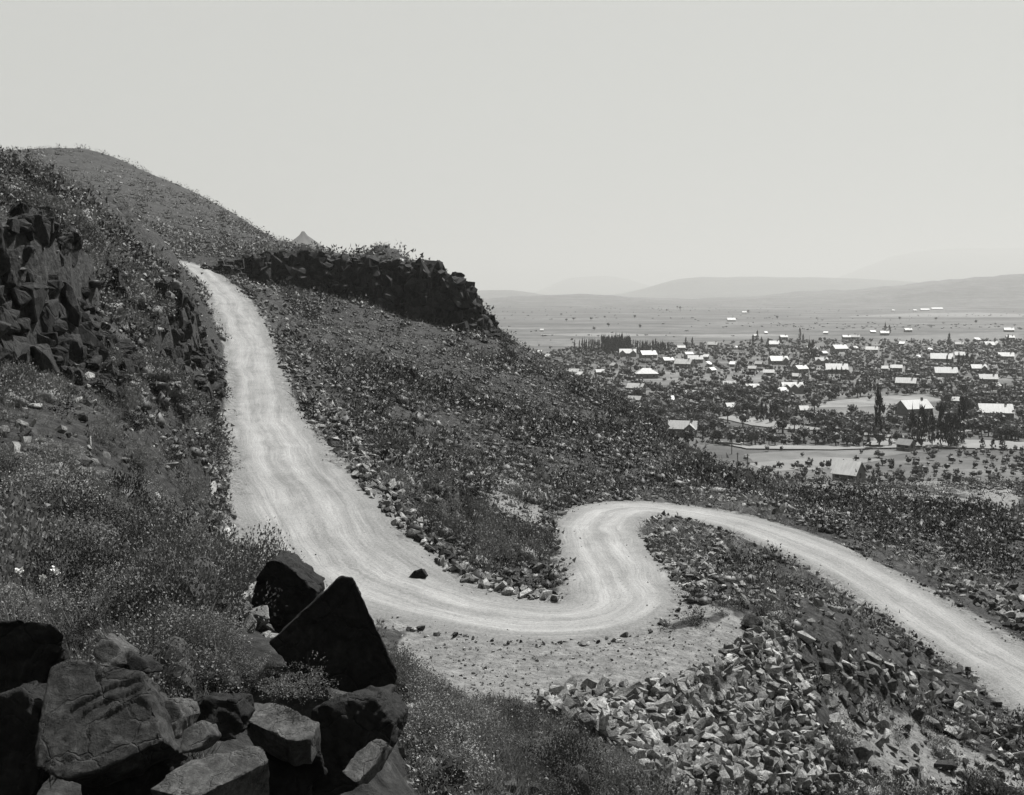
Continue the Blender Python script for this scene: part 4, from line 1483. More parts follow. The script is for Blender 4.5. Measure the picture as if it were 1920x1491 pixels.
tiers = [(T2a, rest & (P[:, 1] < 27) & ~((P[:, 1] < 16) & (px < 0))), (T2b, rest & (P[:, 1] >= 27) & (P[:, 1] < 42) & ~((P[:, 1] < 16) & (px < 0))), (T3, rest & (P[:, 1] >= 42) & (P[:, 1] < 85)), (T4, rest & (P[:, 1] >= 85))]
for pr_, mm in tiers:
    print('tier', mm.sum(), mm.sum() * len(pr_[0][1]))
    join_copies('scrub_vegetation', pr_, gs.integers(0, len(pr_), mm.sum()), P[mm], S[mm], R[mm], tone[mm], M['leaf_s'], 'stuff',
                'low karoo scrub covering the hillside', 'scrub', smooth=True)

# ---- shrubs of the far hill and the plateau: only flecks
P, off, px, py, g = candidates(6500, 170, 520, -.5, -.02, seed=61)
m = ((px < 830) | (P[:, 1] < 190)) & (g.random(len(P)) < .75)
P = P[m]; n = len(P)
sz = .5 + 1.5 * g.random(n) ** 2
join_copies('hill_scrub_vegetation', T5, g.integers(0, 5, n), P, sz[:, None] * np.ones((1, 3)), rotmats(g.random(n) * 6.28, np.zeros(n), np.zeros(n)), g.random(n) * .8, M['leaf_s'], 'stuff',
            'sparse scrub on the far hill', 'scrub')

# ---- dry grass
TG = [grass_tuft(300 + i, 22) for i in range(5)]
P, off, px, py, g = candidates(20000, 9, 75, seed=71)
dens = np.full(len(P), .25)
dens[in_poly(px, py, Z_BRUSH)] = .9
dens[in_poly(px, py, Z_LEFT)] = .35
dens[in_poly(px, py, Z_RUB) | in_poly(px, py, PLAT)] = 0.0
m = (g.random(len(P)) < dens) & (off > .3) & ~((P[:, 1] < 14.5) & (px > 430) & (px < 800))
P = P[m]; n = len(P)
print('grass', n)
sz = g.uniform(.18, .45, n)
P3, off3, px3, py3, g3 = candidates(9000, 50, 175, -.4, .42, seed=73)
m3 = (off3 > .4) & ~in_poly(px3, py3, PLAT) & (fbm(P3[:, 0] * .15, P3[:, 1] * .15, 3, 87) > -.05)
P3 = P3[m3]; n3 = len(P3)
s3 = g3.uniform(.3, .75, n3)
join_copies('dry_grass', [grass_tuft(310 + i, 14, 1.0, .9) for i in range(5)], g3.integers(0, 5, n3), P3, np.stack([s3 * 1.6, s3 * 1.6, s3], 1), rotmats(g3.random(n3) * 6.28, np.zeros(n3), np.zeros(n3)),
            g3.random(n3), M['grass_s'], 'stuff', 'pale dry grass on the farther slopes', 'grass')
join_copies('dry_grass', TG, g.integers(0, 5, n), P, np.stack([sz, sz, sz], 1), rotmats(g.random(n) * 6.28, np.zeros(n), np.zeros(n)), g.random(n), M['grass_s'], 'stuff',
            'dry grass tufts between shrubs and stones', 'grass')

# ---- the large bushes of the foreground, leaf by leaf
BUSHES = [  # px, py of the foot, radius, height factor, label
    (300, 1265, 1.0, .95, 'large fine-leaved bush behind the broad grey boulder'),
    (205, 1150, .95, .8, 'large fine-leaved bush right of the white flowers'),
    (365, 1218, .62, .9, 'fine-leaved bush left of the blunt black boulder'),
    (425, 1272, .5, .8, 'fine-leaved bush between broad boulder and flat slab'),
    (300, 1080, 1.15, .8, 'wide bush on the slope above the large foreground bushes'),
    (55, 1165, .72, .9, 'dark bush carrying white flowers at the left edge'),
    (150, 1050, 1.1, .8, 'bush on the left slope above the white flowers'),
    (60, 960, 1.5, .8, 'broad bush against the left edge halfway up'),
    (335, 985, .8, .7, 'bush on the brink of the road cutting'),
    (250, 950, 1.3, .7, 'dense bush on the left slope below the pale tufts'),
    (480, 1268, .36, .8, 'fine-leaved bush tucked against the foot of the pointed boulder'),
    (345, 1215, .7, .9, 'fine-leaved bush nearest the pale rock fragment'),
    (800, 1440, 1.0, .9, 'dense wiry bush at the bottom beside the dark boulder'),
    (770, 1380, .95, .9, 'wiry bush right of the dark boulder'),
    (850, 1360, 1.1, .8, 'loose wiry bush below the gravel turnout'),
    (1010, 1440, 1.0, .7, 'low wiry bush at the bottom edge left of the rubble bank'),
    (1120, 1460, 1.0, .7, 'low wiry bush at the bottom edge against the rubble bank'),
    (800, 1290, .8, .9, 'narrow bush casting shade beside the turnout'),
    (560, 1462, .3, .8, 'small bush between the slabs at the bottom'),
]
def bush(px_, py_, r, hz, label, k, leafmat=None):
    p = hit(px_, py_)
    e = link('bush', None, loc=(p[0], p[1], p[2] - .05), label=label, cat='bush')
    e.rotation_euler = (0, 0, k * 1.7)
    e.scale = (r, r, r * hz)
    fo = link('foliage', MEF[k % 4], None, e)
    fo.material_slots[0].link = 'OBJECT'
    fo.material_slots[0].material = M['bush']
    link('stems', MES[k % 4], None, e)
for k, a in enumerate(BUSHES):
    bush(*a, k)
# pale-leaved sprig in front of the pointed boulder
sp_f = dome_shrub(431, 1500, .045, 1.1, 10, .2, True)
mf = mk_mesh('foliage', *sp_f); mf.materials.append(M['pale_leaf'])
ms = mk_mesh('stems', *stem_mesh(432, 18, 1.0, .014)); ms.materials.append(M['twig'])
for (px_, py_, Y, r, lb) in ((575, 1300, 9.6, .33, 'silvery-leaved bush in front of the pointed boulder'),
                             (520, 1300, 9.9, .26, 'smaller silvery-leaved bush left of the pointed boulder foot')):
    p = world_of(px_, py_, Y)
    e = link('bush', None, loc=p, label=lb, cat='bush')
    e.scale = (r, r, r)
    link('foliage', mf, None, e); link('stems', ms, None, e)
# white flowers on the shadowed rock
fl = []
for k, (px_, py_, lb) in enumerate(((36, 1072, 'white flower cluster nearest the left edge in the dark brush'), (104, 1070, 'white flower cluster right of the first in the dark brush'),
                                    (80, 1084, 'small white flower between the two larger clusters'))):
    gq = np.random.default_rng(500 + k)
    c = gq.normal(size=(40, 3)) * .012 * (.6 if k == 2 else 1)
    D = unit(gq.normal(size=(40, 3)) + np.array([0, -.4, .6]))
    V, Fq = leaf_quads(c, D, unit(np.cross(D, gq.normal(size=D.shape))), np.full(40, .03), np.full(40, .02))
    e = link('flower', None, loc=world_of(px_, py_, 8.9), label=lb, cat='flower')
    mm = mk_mesh('petals', V, Fq); mm.materials.append(M['petal'])
    link('petals', mm, None, e)
    sv = np.array([[0, 0, 0], [.006, 0, 0], [.003, .005, 0], [.02, .12, -.32], [.026, .12, -.32], [.023, .125, -.32]])
    st = mk_mesh('stem', sv, [(0, 1, 4), (0, 4, 3), (1, 2, 5), (1, 5, 4), (2, 0, 3), (2, 3, 5)]); st.materials.append(M['twig'])
    link('stem', st, None, e)
# ------------------------------------------------------------------ village
def tri_prism(x0, x1, d, h, rise, ov, th, oy=0.0):
    """two roof slopes with thickness, ridge along x"""
    V, F = [], []
    k = rise / d
    for s in (-1, 1):
        o = len(V)
        e = d + ov
        pts = [(oy, rise), (oy + s * e, rise - k * e)]
        for x in (x0 - ov, x1 + ov):
            V += [(x, pts[0][0], h + pts[0][1]), (x, pts[1][0], h + pts[1][1]), (x, pts[0][0], h + pts[0][1] + th), (x, pts[1][0], h + pts[1][1] + th)]
        q = [(0, 1, 5, 4), (2, 6, 7, 3), (1, 3, 7, 5), (0, 2, 3, 1), (4, 5, 7, 6), (0, 4, 6, 2)]
        F += [tuple(o + i for i in f) for f in q]
    return V, F


def gable_wall(x0, x1, d, h, rise, y0=None, y1=None):
    y0 = -d if y0 is None else y0
    y1 = d if y1 is None else y1
    ym = (y0 + y1) / 2
    V = []
    for x in (x0, x1):
        V += [(x, y0, -.4), (x, y1, -.4), (x, y1, h), (x, ym, h + rise), (x, y0, h)]
    F = [(0, 1, 2, 3, 4), (9, 8, 7, 6, 5), (0, 4, 9, 5), (1, 6, 7, 2)]
    return V, F


def boxv(x0, x1, y0, y1, z0, z1):
    V = [(x, y, z) for z in (z0, z1) for x, y in ((x0, y0), (x1, y0), (x1, y1), (x0, y1))]
    return V, [(3, 2, 1, 0), (4, 5, 6, 7), (0, 1, 5, 4), (1, 2, 6, 5), (2, 3, 7, 6), (3, 0, 4, 7)]


def pyd(name, parts, mat, parent, swap=False):
    V, F = [], []
    for v, f in parts:
        o = len(V)
        V += [((a[1], a[0], a[2]) if swap else a) for a in v]
        F += [tuple(o + i for i in (q[::-1] if swap else q)) for q in f]
    me = bpy.data.meshes.new(name)
    me.from_pydata(V, [], F)
    me.update()
    return link(name, me, mat, parent)


def swapxy(vf, cx=0.0, cy=0.0):
    return [(cx + y, cy + x, z) for x, y, z in vf[0]], [tuple(reversed(f)) for f in vf[1]]


def house(px, py, wpx, yaw, kind, label, z=None, wallmat='wall', dull=False, dep=None, detail=True):
    if z is None:
        x, Y = plain_xy(px, py)
        z = PLAIN
    else:
        Y = z
        x = (px - CX) * Y / F_PX
        z = float(ground_z(x, Y)) + .2
    L = wpx * Y / F_PX
    D = (dep if dep else np.clip(L * .62, 3.4, 8.5)) / 2
    x0, x1 = -L / 2, L / 2
    h = 2.7 if L > 6 else 2.0
    rise = D * .78
    e = link('house' if kind != 'barn' else 'barn', None, loc=(x, Y + D, z), label=label, cat='house' if kind != 'barn' else 'barn')
    e.rotation_euler = (0, 0, -math.radians(yaw))
    rm = M['roof_dull'] if dull else M['roof']
    wm = M[wallmat]
    walls, roofs = [], []
    if kind == 'hip':
        walls.append(boxv(x0, x1, -D, D, -.4, h))
        o = .5
        V = [(x0 - o, -D - o, h), (x1 + o, -D - o, h), (x1 + o, D + o, h), (x0 - o, D + o, h), (x0 + D, 0, h + rise), (x1 - D, 0, h + rise)]
        roofs.append((V, [(0, 1, 5, 4), (1, 2, 5), (2, 3, 4, 5), (3, 0, 4), (3, 2, 1, 0)]))
    elif kind == 'shed':
        walls.append(boxv(x0, x1, -D, D, -.4, h * .8))
        V = []
        for t in (0, .1):
            V += [(x0 - .3, -D - .4, h * .8 + t), (x1 + .3, -D - .4, h * .8 + t), (x1 + .3, D + .3, h * .8 + t + D), (x0 - .3, D + .3, h * .8 + t + D)]
        roofs.append((V, [(3, 2, 1, 0), (4, 5, 6, 7), (0, 1, 5, 4), (1, 2, 6, 5), (2, 3, 7, 6), (3, 0, 4, 7)]))
    else:
        walls.append(gable_wall(x0, x1, D, h, rise))
        roofs.append(tri_prism(x0, x1, D, h + .03, rise, .35, .12))
        wings = {'wings': (x0 + D * .55, x1 - D * .55), 'ell': (x1 - D * .7,), 'triple': (x0 + D * .4, 0.0, x1 - D * .4)}.get(kind, ())
        for wx in wings:
            wd = D * .62
            pr_ = 1.6
            wv = gable_wall(-D - pr_, -D * .2, wd, h, wd * .9)
            walls.append(swapxy(wv, wx, 0))
            roofs.append(swapxy(tri_prism(-D - pr_, -D * .1, wd, h + .06, wd * .9, .3, .12), wx, 0))
    w = pyd('wall', walls, wm, e)
    r = pyd('roof', roofs, rm, e)
    if not detail:
        return e
    if kind in ('gable', 'wings', 'ell', 'triple', 'hip') and L > 6.5:
        cxp = x1 - L * .18
        pyd('chimney', [boxv(cxp - .35, cxp + .35, -.35, .35, h + rise - .7, h + rise + .9)], M['wall'], r)
    if kind in ('gable', 'hip', 'barn', 'shed') or True:
        yf = -D
        pyd('door', [boxv(-.5, .5, yf - .05, yf + .05, -.1, 2.0)], M['wood'], e)
        for sx in (-.3, .3):
            wx = sx * L
            wn_ = pyd('window', [boxv(wx - .5, wx + .5, yf - .05, yf + .04, .9, 2.0)], M['dark'], e)
            pyd('sill', [boxv(wx - .6, wx + .6, yf - .16, yf - .052, .8, .9)], M['white'], wn_)
        pyd('window', [boxv(x1 - .04, x1 + .05, -.5, .5, .9, 2.0)], M['dark'], e)
    return e


HOUSES = [
    (1077, 703, 18, 20, 'gable', 'small cottage at the foot of the stony spur'),
    (1086, 709, 10, 35, 'shed', 'lean-to beside the cottage at the foot of the spur'),
    (1125, 704, 16, -15, 'gable', 'low cottage next along from the cottage at the spur foot'),
    (1152, 691, 11, 60, 'gable', 'small gabled hut alone on the dark field below the poplar row'),
    (1178, 669, 30, 5, 'wings', 'house with two gables at the right end of the poplar row'),
    (1216, 672, 29, -15, 'gable', 'long low house right of the poplar row'),
    (1214, 710, 40, 0, 'hip', 'wide pale hipped roof like a tent in the left of the village'),
    (1194, 738, 31, 30, 'gable', 'steep-roofed house with dark gable above the hill foot'),
    (1191, 758, 24, 26, 'gable', 'steep-roofed house directly below the dark-gabled house'),
    (1011, 665, 8, 30, 'shed', 'leftmost tiny bright hut beside the spur'),
    (1026, 673, 7, 30, 'shed', 'tiny hut second from the spur edge'),
    (1195, 779, 10, 20, 'shed', 'tiny hut below the two steep roofs near the spur'),
    (1338, 652, 18, 28, 'gable', 'isolated house with dark gable behind the village centre'),
    (1278, 658, 14, 0, 'gable', 'small pale house beside a pair of poplars'),
    (1292, 669, 15, -15, 'gable', 'small house behind the big dark-gabled farmhouse'),
    (1253, 683, 20, -20, 'gable', 'house left of the big dark-gabled farmhouse'),
    (1284, 690, 31, 30, 'gable', 'big farmhouse with black gable in the left of the village'),
    (1305, 681, 27, 5, 'gable', 'long roof close behind the big farmhouse'),
    (1324, 674, 10, 30, 'shed', 'small outbuilding right of the long roof'),
    (1331, 688, 7, -30, 'shed', 'tiny outhouse below the long roof'),
    (1335, 700, 17, -50, 'gable', 'pale cottage with a peaked end in the middle field'),
    (1381, 656, 9, 0, 'hip', 'white-walled square house with a dark window'),
    (1374, 688, 9, 20, 'shed', 'tiny shed in the middle field'),
    (1424, 688, 13, 32, 'gable', 'slanting-roofed house in the middle of the village'),
    (1412, 697, 14, 25, 'gable', 'small house below the slanting-roofed house'),
    (1443, 705, 19, 15, 'gable', 'plain house left of the steep-hipped roof'),
    (1368, 728, 22, 0, 'wings', 'house with twin gables and a pale yard below'),
    (1412, 734, 23, 0, 'wings', 'house with twin gables right of the first twin-gabled house'),
    (1299, 747, 23, 20, 'gable', 'pale roof half sunk among trees above the light lane'),
    (1372, 772, 19, -12, 'gable', 'dark-walled house above the light yard'),
    (1260, 758, 9, 0, 'shed', 'tiny pale shed among trees left of the sunk roof'),
    (1416, 633, 9, 30, 'shed', 'tiny roof on the far left edge of the upper village'),
    (1437, 627, 5, 0, 'shed', 'speck of a hut on the upper edge of the village'),
    (1452, 651, 24, 0, 'gable', 'long pale roof behind slender trees in the upper village'),
    (1470, 637, 14, -10, 'gable', 'pale roof above the long roof in the upper village'),
    (1549, 627, 8, 25, 'shed', 'tiny slanting roof on the upper edge of the village'),
    (1588, 637, 14, 0, 'gable', 'left of two touching pale roofs in the upper village'),
    (1605, 637, 16, 20, 'gable', 'right of two touching pale roofs in the upper village'),
    (1638, 625, 9, 0, 'shed', 'small pale block on the upper village edge'),
    (1660, 629, 15, 8, 'gable', 'long thin roof on the upper village edge'),
    (1523, 661, 20, -20, 'gable', 'pale roof in front of a dark tree clump'),
    (1576, 660, 28, -18, 'gable', 'long pale roof in the row across the village middle'),
    (1604, 657, 9, -30, 'gable', 'small peaked house right of the long middle roof'),
    (1637, 662, 21, 20, 'gable', 'pale parallelogram roof at the right end of the middle row'),
    (1546, 667, 11, -30, 'gable', 'little house below the dark tree clump'),
    (1462, 684, 33, -5, 'ell', 'large house with a dark front gable edged in white'),
    (1542, 684, 22, 5, 'wings', 'house behind the roof with dark tree spikes'),
    (1572, 701, 39, 10, 'gable', 'wide roof with dark tree spikes standing before it'),
    (1503, 700, 24, -28, 'gable', 'steep pale roof leaning left in mid village'),
    (1493, 712, 11, 25, 'gable', 'small cottage under the steep leaning roof'),
    (1488, 738, 38, 0, 'triple', 'house with three dark gables in a row'),
    (1470, 741, 16, -10, 'shed', 'low pale shed before the three-gabled house'),
    (1509, 778, 15, 0, 'gable', 'small house hidden among trees above the lane'),
    (1535, 790, 14, 5, 'gable', 'small white cottage close above the lane'),
    (1661, 697, 11, 20, 'gable', 'small cottage beside a round pale tree'),
    (1683, 698, 20, 20, 'gable', 'pale roof left of the stubble yard'),
    (1703, 728, 35, 26, 'gable', 'large tilted pale roof above the stubble field'),
    (1778, 708, 39, 13, 'gable', 'broad house with a shaded verandah in the right of the village'),
    (1770, 680, 38, 20, 'gable', 'big hall roof left of the tall dark trees'),
    (1806, 673, 23, 20, 'gable', 'roof adjoining the big hall'),
    (1801, 651, 14, 32, 'gable', 'narrow tall-gabled house behind the big hall'),
    (1834, 640, 9, -10, 'shed', 'tiny roof in the orchard on the right'),
    (1861, 653, 25, -5, 'wings', 'pale house with two gables at the orchard edge'),
    (1890, 675, 26, 20, 'gable', 'large pale roof cut by the right edge in the village'),
    (1894, 623, 17, 15, 'gable', 'far pale roof at the right edge'),
    (1896, 638, 14, 5, 'gable', 'pale roof below the far roof at the right edge'),
    (1744, 660, 11, 0, 'hip', 'tiny hipped roof left of the big hall'),
    (1723, 675, 8, 0, 'shed', 'tiny white shed left of the big hall'),
    (1838, 699, 26, 8, 'ell', 'rambling pale house right of the tall dark trees'),
    (1857, 720, 31, 15, 'gable', 'pale oblong roof below the rambling house'),
    (1869, 731, 14, -18, 'gable', 'small roof among trees below the pale oblong roof'),
    (1797, 760, 17, 25, 'gable', 'small pale roof between the two largest roofs'),
    (1720, 779, 58, -20, 'gable', 'largest barn-like roof above the tall poplars'),
    (1874, 787, 58, 12, 'gable', 'big house with a dark verandah at the right edge'),
    (1692, 648, 9, 30, 'shed', 'tiny slanting shed in the upper right'),
    (1704, 623, 13, 0, 'gable', 'low far roof on the upper right village edge'),
    (1702, 846, 26, 48, 'gable', 'house with a low pale roof by the bright road'),
    (1714, 803, 12, 55, 'gable', 'white-gabled cottage left among the poplars'),
    (1736, 803, 12, 0, 'shed', 'white-walled shed among the poplars'),
    (1822, 806, 24, 75, 'gable', 'house showing a dark gable edged with white roof'),
    (1283, 819, 52, 15, 'ell', 'rambling pale-roofed house peeping over the spur foot'),
]
for hs in HOUSES:
    small = hs[2] < 10
    house(*hs, wallmat='white' if ('white' in hs[5] and 'edged' not in hs[5]) else 'wall', dull=hs[1] > 815 or hs[2] in (22, 16), detail=not small)
house(1600, 903, 44, 38, 'gable', 'lone steep-roofed house with black gable below the slope', z=250, dep=6.5)
FAR_B = [(1735, 583, 16, 5, 'barn', 'left of two long barns out on the plain'), (1758, 581, 20, 8, 'barn', 'right of two long barns out on the plain'),
         (1555, 570, 9, 0, 'barn', 'far white barn alone on the plain'), (1372, 603, 15, 0, 'barn', 'white barn in the fields beyond the village'),
         (1016, 622, 6, 0, 'barn', 'white speck of a barn beyond the spur'), (1675, 584, 5, 0, 'barn', 'tiny white barn left of the two long barns'),
         (1716, 584, 6, 0, 'barn', 'tiny barn touching the two long barns'), (1396, 588, 8, 0, 'barn', 'small far barn in the light fields')]
for hs in FAR_B:
    house(*hs, wallmat='white', detail=False)

# low white garden wall and posts on the near plain
x, Y = plain_xy(1340, 832); x2, Y2 = plain_xy(1391, 837)
ang = math.atan2(Y2 - Y, x2 - x); ln_ = math.hypot(x2 - x, Y2 - Y)
e = link('garden_wall', None, loc=(x, Y, PLAIN), label='low white garden wall on the flat below the spur', cat='garden wall')
e.rotation_euler = (0, 0, ang)
pyd('coping', [boxv(0, ln_, -.25, .25, .72, .86)], M['white'], e)
pyd('wall_face', [boxv(0, ln_, -.18, .18, -.5, .72)], M['wall'], e)
for px_ in (0.0, ln_):
    pyd('pier', [boxv(px_ - .35, px_ + .35, -.35, .35, -.5, 1.15)], M['white'], e)
for k, (px_, py_, hh, lb) in enumerate(((1383, 876, 4.0, 'wooden pole left of two on the pale field'), (1402, 880, 4.2, 'wooden pole right of two on the pale field'), (1372, 852, 3.0, 'shorter wooden pole near the white wall'))):
    p = plain_xy(px_, py_)
    zz = PLAIN
    e = link('pole', None, loc=(p[0], p[1], zz), label=lb, cat='pole')
    pyd('post', [boxv(-.11, .11, -.11, .11, -.5, hh)], M['wood'], e)
    pyd('crossbar', [boxv(-.5, .5, -.06, .06, hh - .45, hh - .3)], M['wood'], e)

# ---- trees
def zplain(X, Y):
    return np.maximum(PLAIN, ground_z(X, Y)) if Y < 640 else PLAIN


def cored_crown(seed, n, leaf, sub, core):
    g_ = np.random.default_rng(seed)
    V, F = ico(sub)
    V = V * (core * (1 + .28 * np.sin(V[:, 0] * 4 + seed) * np.cos(V[:, 1] * 3 + V[:, 2] * 4 + seed)) * g_.uniform(.85, 1.15, len(V)))[:, None] * np.array([1, 1, .85])
    v2, f2 = tree_crown(seed, n, leaf)
    return np.vstack([V, v2]), np.vstack([F, f2 + len(V)])


CROWNS = [mk_mesh('crown', *cored_crown(600 + i, 350, .20, 2, .62)) for i in range(8)]
CROWNS_S = [cored_crown(640 + i, 56, .34, 1, .66) for i in range(6)]
TRUNKS = [mk_mesh('trunk', *trunk_mesh(1.0, .13, 3, 620 + i)) for i in range(3)]
POPS = [mk_mesh('crown', *tree_crown(650 + i, 420, .30, columnar=True)) for i in range(5)]
PTR = mk_mesh('trunk', *trunk_mesh(1.0, .05, 0, 660))
for me in CROWNS:
    me.materials.append(M['crown'])
for me in POPS:
    me.materials.append(M['poplar'])
for me in TRUNKS + [PTR]:
    me.materials.append(M['bark'])


def poplar(x, Y, h, r, label, group, k):
    z = float(zplain(x, Y))
    e = link('poplar_tree', None, loc=(x, Y, z), label=label, cat='poplar', group=group)
    e.rotation_euler = (0, 0, k * 2.3)
    t = link('trunk', PTR, None, e); t.scale = (r * 2.2, r * 2.2, h * .5)
    c = link('crown', POPS[k % 5], None, e); c.location = (0, 0, h * .07); c.scale = (r, r, h * .93)


def roundtree(x, Y, r, label, group, k, z=None):
    z = float(zplain(x, Y)) if z is None else z
    e = link('round_tree', None, loc=(x, Y, z), label=label, cat='tree', group=group)
    e.rotation_euler = (0, 0, k * 1.9)
    t = link('trunk', TRUNKS[k % 3], None, e); t.scale = (r * .9, r * .9, r * 1.0)
    c = link('crown', CROWNS[k % 8], None, e); c.location = (0, 0, r * 1.35); c.scale = (r, r, r * random.uniform(.85, 1.15))


k = 0
# the row on the far side of the village
xs = [1078, 1087, 1092, 1096, 1100, 1104, 1108, 1112, 1115, 1121, 1124]
for q in xs:
    x, Y = plain_xy(q + random.uniform(-.8, .8), 667)
    poplar(x, Y, random.uniform(9.5, 12.5), random.uniform(.7, 1.0), 'slender poplar in the left half of the long row', 'poplars in the long row', k); k += 1
for i in range(44):
    q = 1128 + i * 1.25
    x, Y = plain_xy(q, random.uniform(661, 667))
    poplar(x, Y, random.uniform(11, 14), random.uniform(.7, 1.1), 'poplar in the dense right half of the long row', 'poplars in the dense row', k); k += 1
for i in range(22):
    x, Y = plain_xy(1184 + i * 3.2 + random.uniform(-1, 1), random.uniform(660, 668))
    poplar(x, Y, random.uniform(7, 11), random.uniform(.6, .9), 'small poplar trailing right from the long row', 'small poplars right of the row', k); k += 1
SINGLES = [(1648, 836, 90, 9, 'tallest dark poplar standing alone by the bright road'), (1711, 836, 56, 7, 'poplar just left of the white-gabled cottage'),
           (1729, 838, 66, 8, 'poplar between the white cottage and the white shed'), (1747, 836, 58, 6, 'thin poplar right of the white shed'),
           (1765, 836, 66, 7, 'dark poplar in the middle of the road clump'), (1778, 838, 54, 9, 'broad poplar in the road clump'),
           (1790, 838, 52, 9, 'broad poplar at the right of the road clump'), (1804, 832, 76, 8, 'tall poplar ending the road clump on the right'),
           (1629, 838, 17, 3.5, 'young tree left of the tallest poplar'), (1669, 837, 16, 3, 'young tree right of the tallest poplar'), (1690, 836, 17, 3.2, 'young tree before the low pale roof'),
           (1842, 842, 18, 4, 'first young tree right of the road clump'), (1862, 843, 17, 4, 'second young tree right of the road clump'), (1880, 844, 19, 5, 'last young tree on the bright road at the right'),
           (1286, 654, 18, 2, 'left of two thin poplars behind the village'), (1298, 654, 18, 2, 'right of two thin poplars behind the village')]
for (px_, py_, hp, wp, lb) in SINGLES:
    x, Y = plain_xy(px_, py_)
    poplar(x, Y, hp * Y / F_PX * 1.08, wp * Y / F_PX * 1.2, lb, None, k); k += 1
def near_house(px, py, skip=()):
    a = min(HOUSES, key=lambda q: (q[0] - px) ** 2 + 2.5 * (q[1] - 4 - py) ** 2)
    dx, dy = px - a[0], py - a[1]
    if abs(dx) > a[2] * .45:
        s = 'left of' if dx < 0 else 'right of'
    else:
        s = 'in front of' if dy > 0 else 'behind'
    lb = a[5]
    return s, lb


def tree_label(kind, px, py):
    s, lb = near_house(px, py)
    w = (kind + ' ' + s + ' the ' + lb).split()
    while len(w) > 16 or w[-1] in ('the', 'a', 'of', 'with', 'in', 'and', 'by', 'to', 'before', 'at', 'an', 'from', 'its', 'behind', 'beside', 'below', 'above', 'right', 'left', 'two'):
        w.pop()
    return ' '.join(w)


DARKS = [(1518, 676, 8), (1524, 676, 9), (1530, 676, 7), (1420, 640, 5), (1412, 648, 5), (1428, 652, 5), (1440, 655, 5), (1463, 654, 5), (1500, 640, 5), (1506, 645, 5), (1660, 628, 5), (1668, 627, 5),
         (1420, 790, 7), (1428, 792, 8), (1436, 788, 7), (1445, 794, 7), (1455, 790, 8), (1410, 784, 7), (1465, 795, 6), (1560, 708, 4), (1568, 708, 4), (1578, 708, 4), (1586, 708, 4),
         (1640, 735, 6), (1632, 735, 5), (1625, 730, 5), (1890, 650, 6), (1882, 652, 5), (1780, 650, 7), (1806, 690, 7), (1814, 692, 8), (1822, 690, 7), (1798, 690, 6), (1786, 688, 5), (1776, 690, 5),
         (1302, 790, 6), (1315, 788, 7), (1290, 792, 6), (1380, 700, 4), (1670, 715, 5), (1678, 716, 5), (1802, 775, 9), (1812, 778, 8)]
for (px_, py_, wp) in DARKS:
    x, Y = plain_xy(px_, py_)
    poplar(x, Y, wp * random.uniform(3.2, 4.6) * Y / F_PX, wp * .5 * Y / F_PX, tree_label('dark columnar tree', px_, py_), 'columnar trees among the houses', k); k += 1


# footprints kept clear so that roofs stay visible
FOOT = [(h_[0], h_[1], h_[2]) for h_ in HOUSES]
def clear(px, py):
    m = np.ones(len(px), bool)
    for (a, b2, w) in FOOT:
        m &= ~((np.abs(px - a) < w * .62) & (py > b2 - max(9, w * .30)) & (py < b2 + max(4, w * .20)))
    return m


OPEN = [f[0] for f in FIELDS[:3]] + [f[0] for f in FIELDS[8:11]] + LANES
g = np.random.default_rng(81)
NV = 11500
Y = 265 * (1080 / 265) ** g.random(NV)
X = (-.02 + .52 * g.random(NV)) * Y
zt = np.where(Y < 640, np.maximum(PLAIN, ground_z(X, np.minimum(Y, 690))), PLAIN)
px, py = proj(X, Y, zt)
gardens = fbm(X * .012, Y * .012, 3, 91)
VILL = [(1010, 668), (1070, 655), (1200, 652), (1400, 640), (1440, 622), (1700, 618), (1930, 612), (1930, 850), (1640, 842), (1400, 838), (1230, 835), (1100, 760)]
dens = np.where(in_poly(px, py, VILL), .84 + gardens * 1.0, .05)
dens = np.where((py > 842) & (px > 1400), .22 + gardens * .5, dens)
for o_ in OPEN:
    dens[in_poly(px, py, o_)] *= .04
dens[in_poly(px, py, [(1630, 772), (1820, 768), (1820, 842), (1630, 843)])] *= .3
orchard = in_poly(px, py, [(1760, 605), (1930, 600), (1930, 640), (1720, 642)])
dens[orchard] *= .6
rr0 = .7 + 1.9 * g.random(NV) ** 1.4
for o_ in (LANES[0], FIELDS[0][0], FIELDS[9][0]):
    for kk in (.9, 1.7, 2.4):
        dens[in_poly(px, py - kk * rr0 * F_PX / Y, o_)] *= .12
m = (g.random(NV) < dens) & clear(px, py)
X, Y, zt, px, py, orchard = X[m], Y[m], zt[m], px[m], py[m], orchard[m]
rr = rr0[m] * np.where(orchard, .6, 1.06)
rr = np.where(py > 842, g.uniform(.5, 1.4, len(X)), rr)
print('village trees', len(X))
oy, ox = np.meshgrid(np.arange(272, 332, 6.5), np.arange(96, 156, 4.6))
ox, oy = (ox + oy * .12).ravel() + g.normal(size=ox.size) * .4, oy.ravel() + g.normal(size=ox.size) * .4
om = (g.random(len(ox)) < .75)
ox, oy = ox[om], oy[om]
oz = np.maximum(PLAIN, ground_z(ox, oy))
opx, opy = proj(ox, oy, oz)
X, Y, zt, px, py = np.concatenate([X, ox]), np.concatenate([Y, oy]), np.concatenate([zt, oz]), np.concatenate([px, opx]), np.concatenate([py, opy])
rr = np.concatenate([rr, g.uniform(.55, .95, len(ox))])
PT = np.stack([X, Y, zt], 1)
ok = (px > 0) & (px < 1920) & visible(PT, rr * 1.6)
sc = np.where(ok, rr / Y, -1)
order = np.argsort(-sc)[:290]
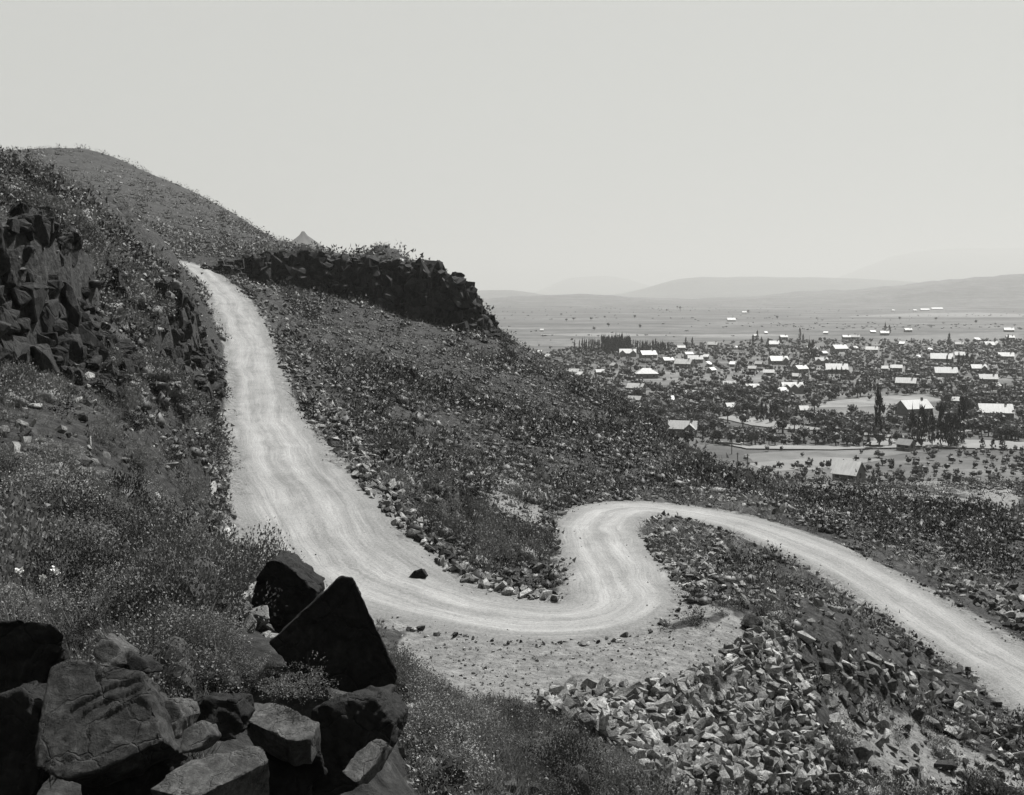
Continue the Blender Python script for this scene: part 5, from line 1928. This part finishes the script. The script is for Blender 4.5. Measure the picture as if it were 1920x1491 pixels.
rows = [('trees on the open flat nearest the spur', lambda a, b2: b2 > 842),
        ('garden trees between the lane and the stubble field', lambda a, b2: b2 > 740),
        ('garden trees in the middle of the village', lambda a, b2: b2 > 680),
        ('garden trees in the far rows of the village', lambda a, b2: True)]
for i in order:
    gp = next(l for l, t in rows if t(px[i], py[i]))
    kd = 'broad round tree' if rr[i] > 1.9 else 'small round tree' if rr[i] < 1.4 else 'round tree'
    roundtree(X[i], Y[i], rr[i], tree_label(kd, px[i], py[i]), 'garden trees of the village', int(i), float(zt[i]))
rest = np.ones(len(X), bool); rest[order] = False
n = rest.sum()
PT = PT[rest]; PT[:, 2] += rr[rest] * .9
join_copies('far_orchard_vegetation', CROWNS_S, g.integers(0, 6, n), PT, np.stack([rr[rest]] * 2 + [rr[rest] * 1.15], 1), rotmats(g.random(n) * 6.28, np.zeros(n), np.zeros(n)),
            g.random(n), M['crown_s'], 'stuff', 'mass of orchard and garden trees filling the village', 'trees')
# hedges / scrub lines on the flat and far plain
NB = 2600
Y = 900 * (5200 / 900) ** g.random(NB)
X = (-.03 + .52 * g.random(NB)) * Y
ln2 = fbm(X * .002, Y * .012, 3, 97)
m = (g.random(NB) < np.clip(ln2 * 2.2, 0, 1)) | (g.random(NB) < .02)
X, Y = X[m], Y[m]
n = len(X)
rr = g.uniform(.8, 2.2, n)
join_copies('far_plain_scrub_vegetation', CROWNS_S, g.integers(0, 6, n), np.stack([X, Y, np.full(n, PLAIN + .5)], 1), np.stack([rr * 1.6, rr, rr * .8], 1),
            rotmats(g.random(n) * 6.28, np.zeros(n), np.zeros(n)), g.random(n), M['crown_s'], 'stuff', 'scrub lines across the far plain', 'scrub')
FART = [(1114, 620, 5), (1141, 613, 5), (1062, 603, 4), (1076, 601, 4), (1108, 601, 4), (1134, 597, 3), (1052, 592, 3), (1190, 597, 4), (1200, 614, 4), (1275, 581, 4), (1250, 584, 3), (1457, 598, 4), (1403, 587, 4),
        (1690, 561, 3), (1700, 561, 3), (1543, 565, 3), (1830, 606, 4), (1687, 600, 4), (1755, 601, 4), (1270, 578, 3)]
for i, (px_, py_, wp) in enumerate(FART):
    x, Y = plain_xy(px_, py_)
    roundtree(x, Y, wp * .75 * Y / F_PX, 'lone dark tree dotting the open fields beyond the village', 'lone trees on the open plain', i, PLAIN)
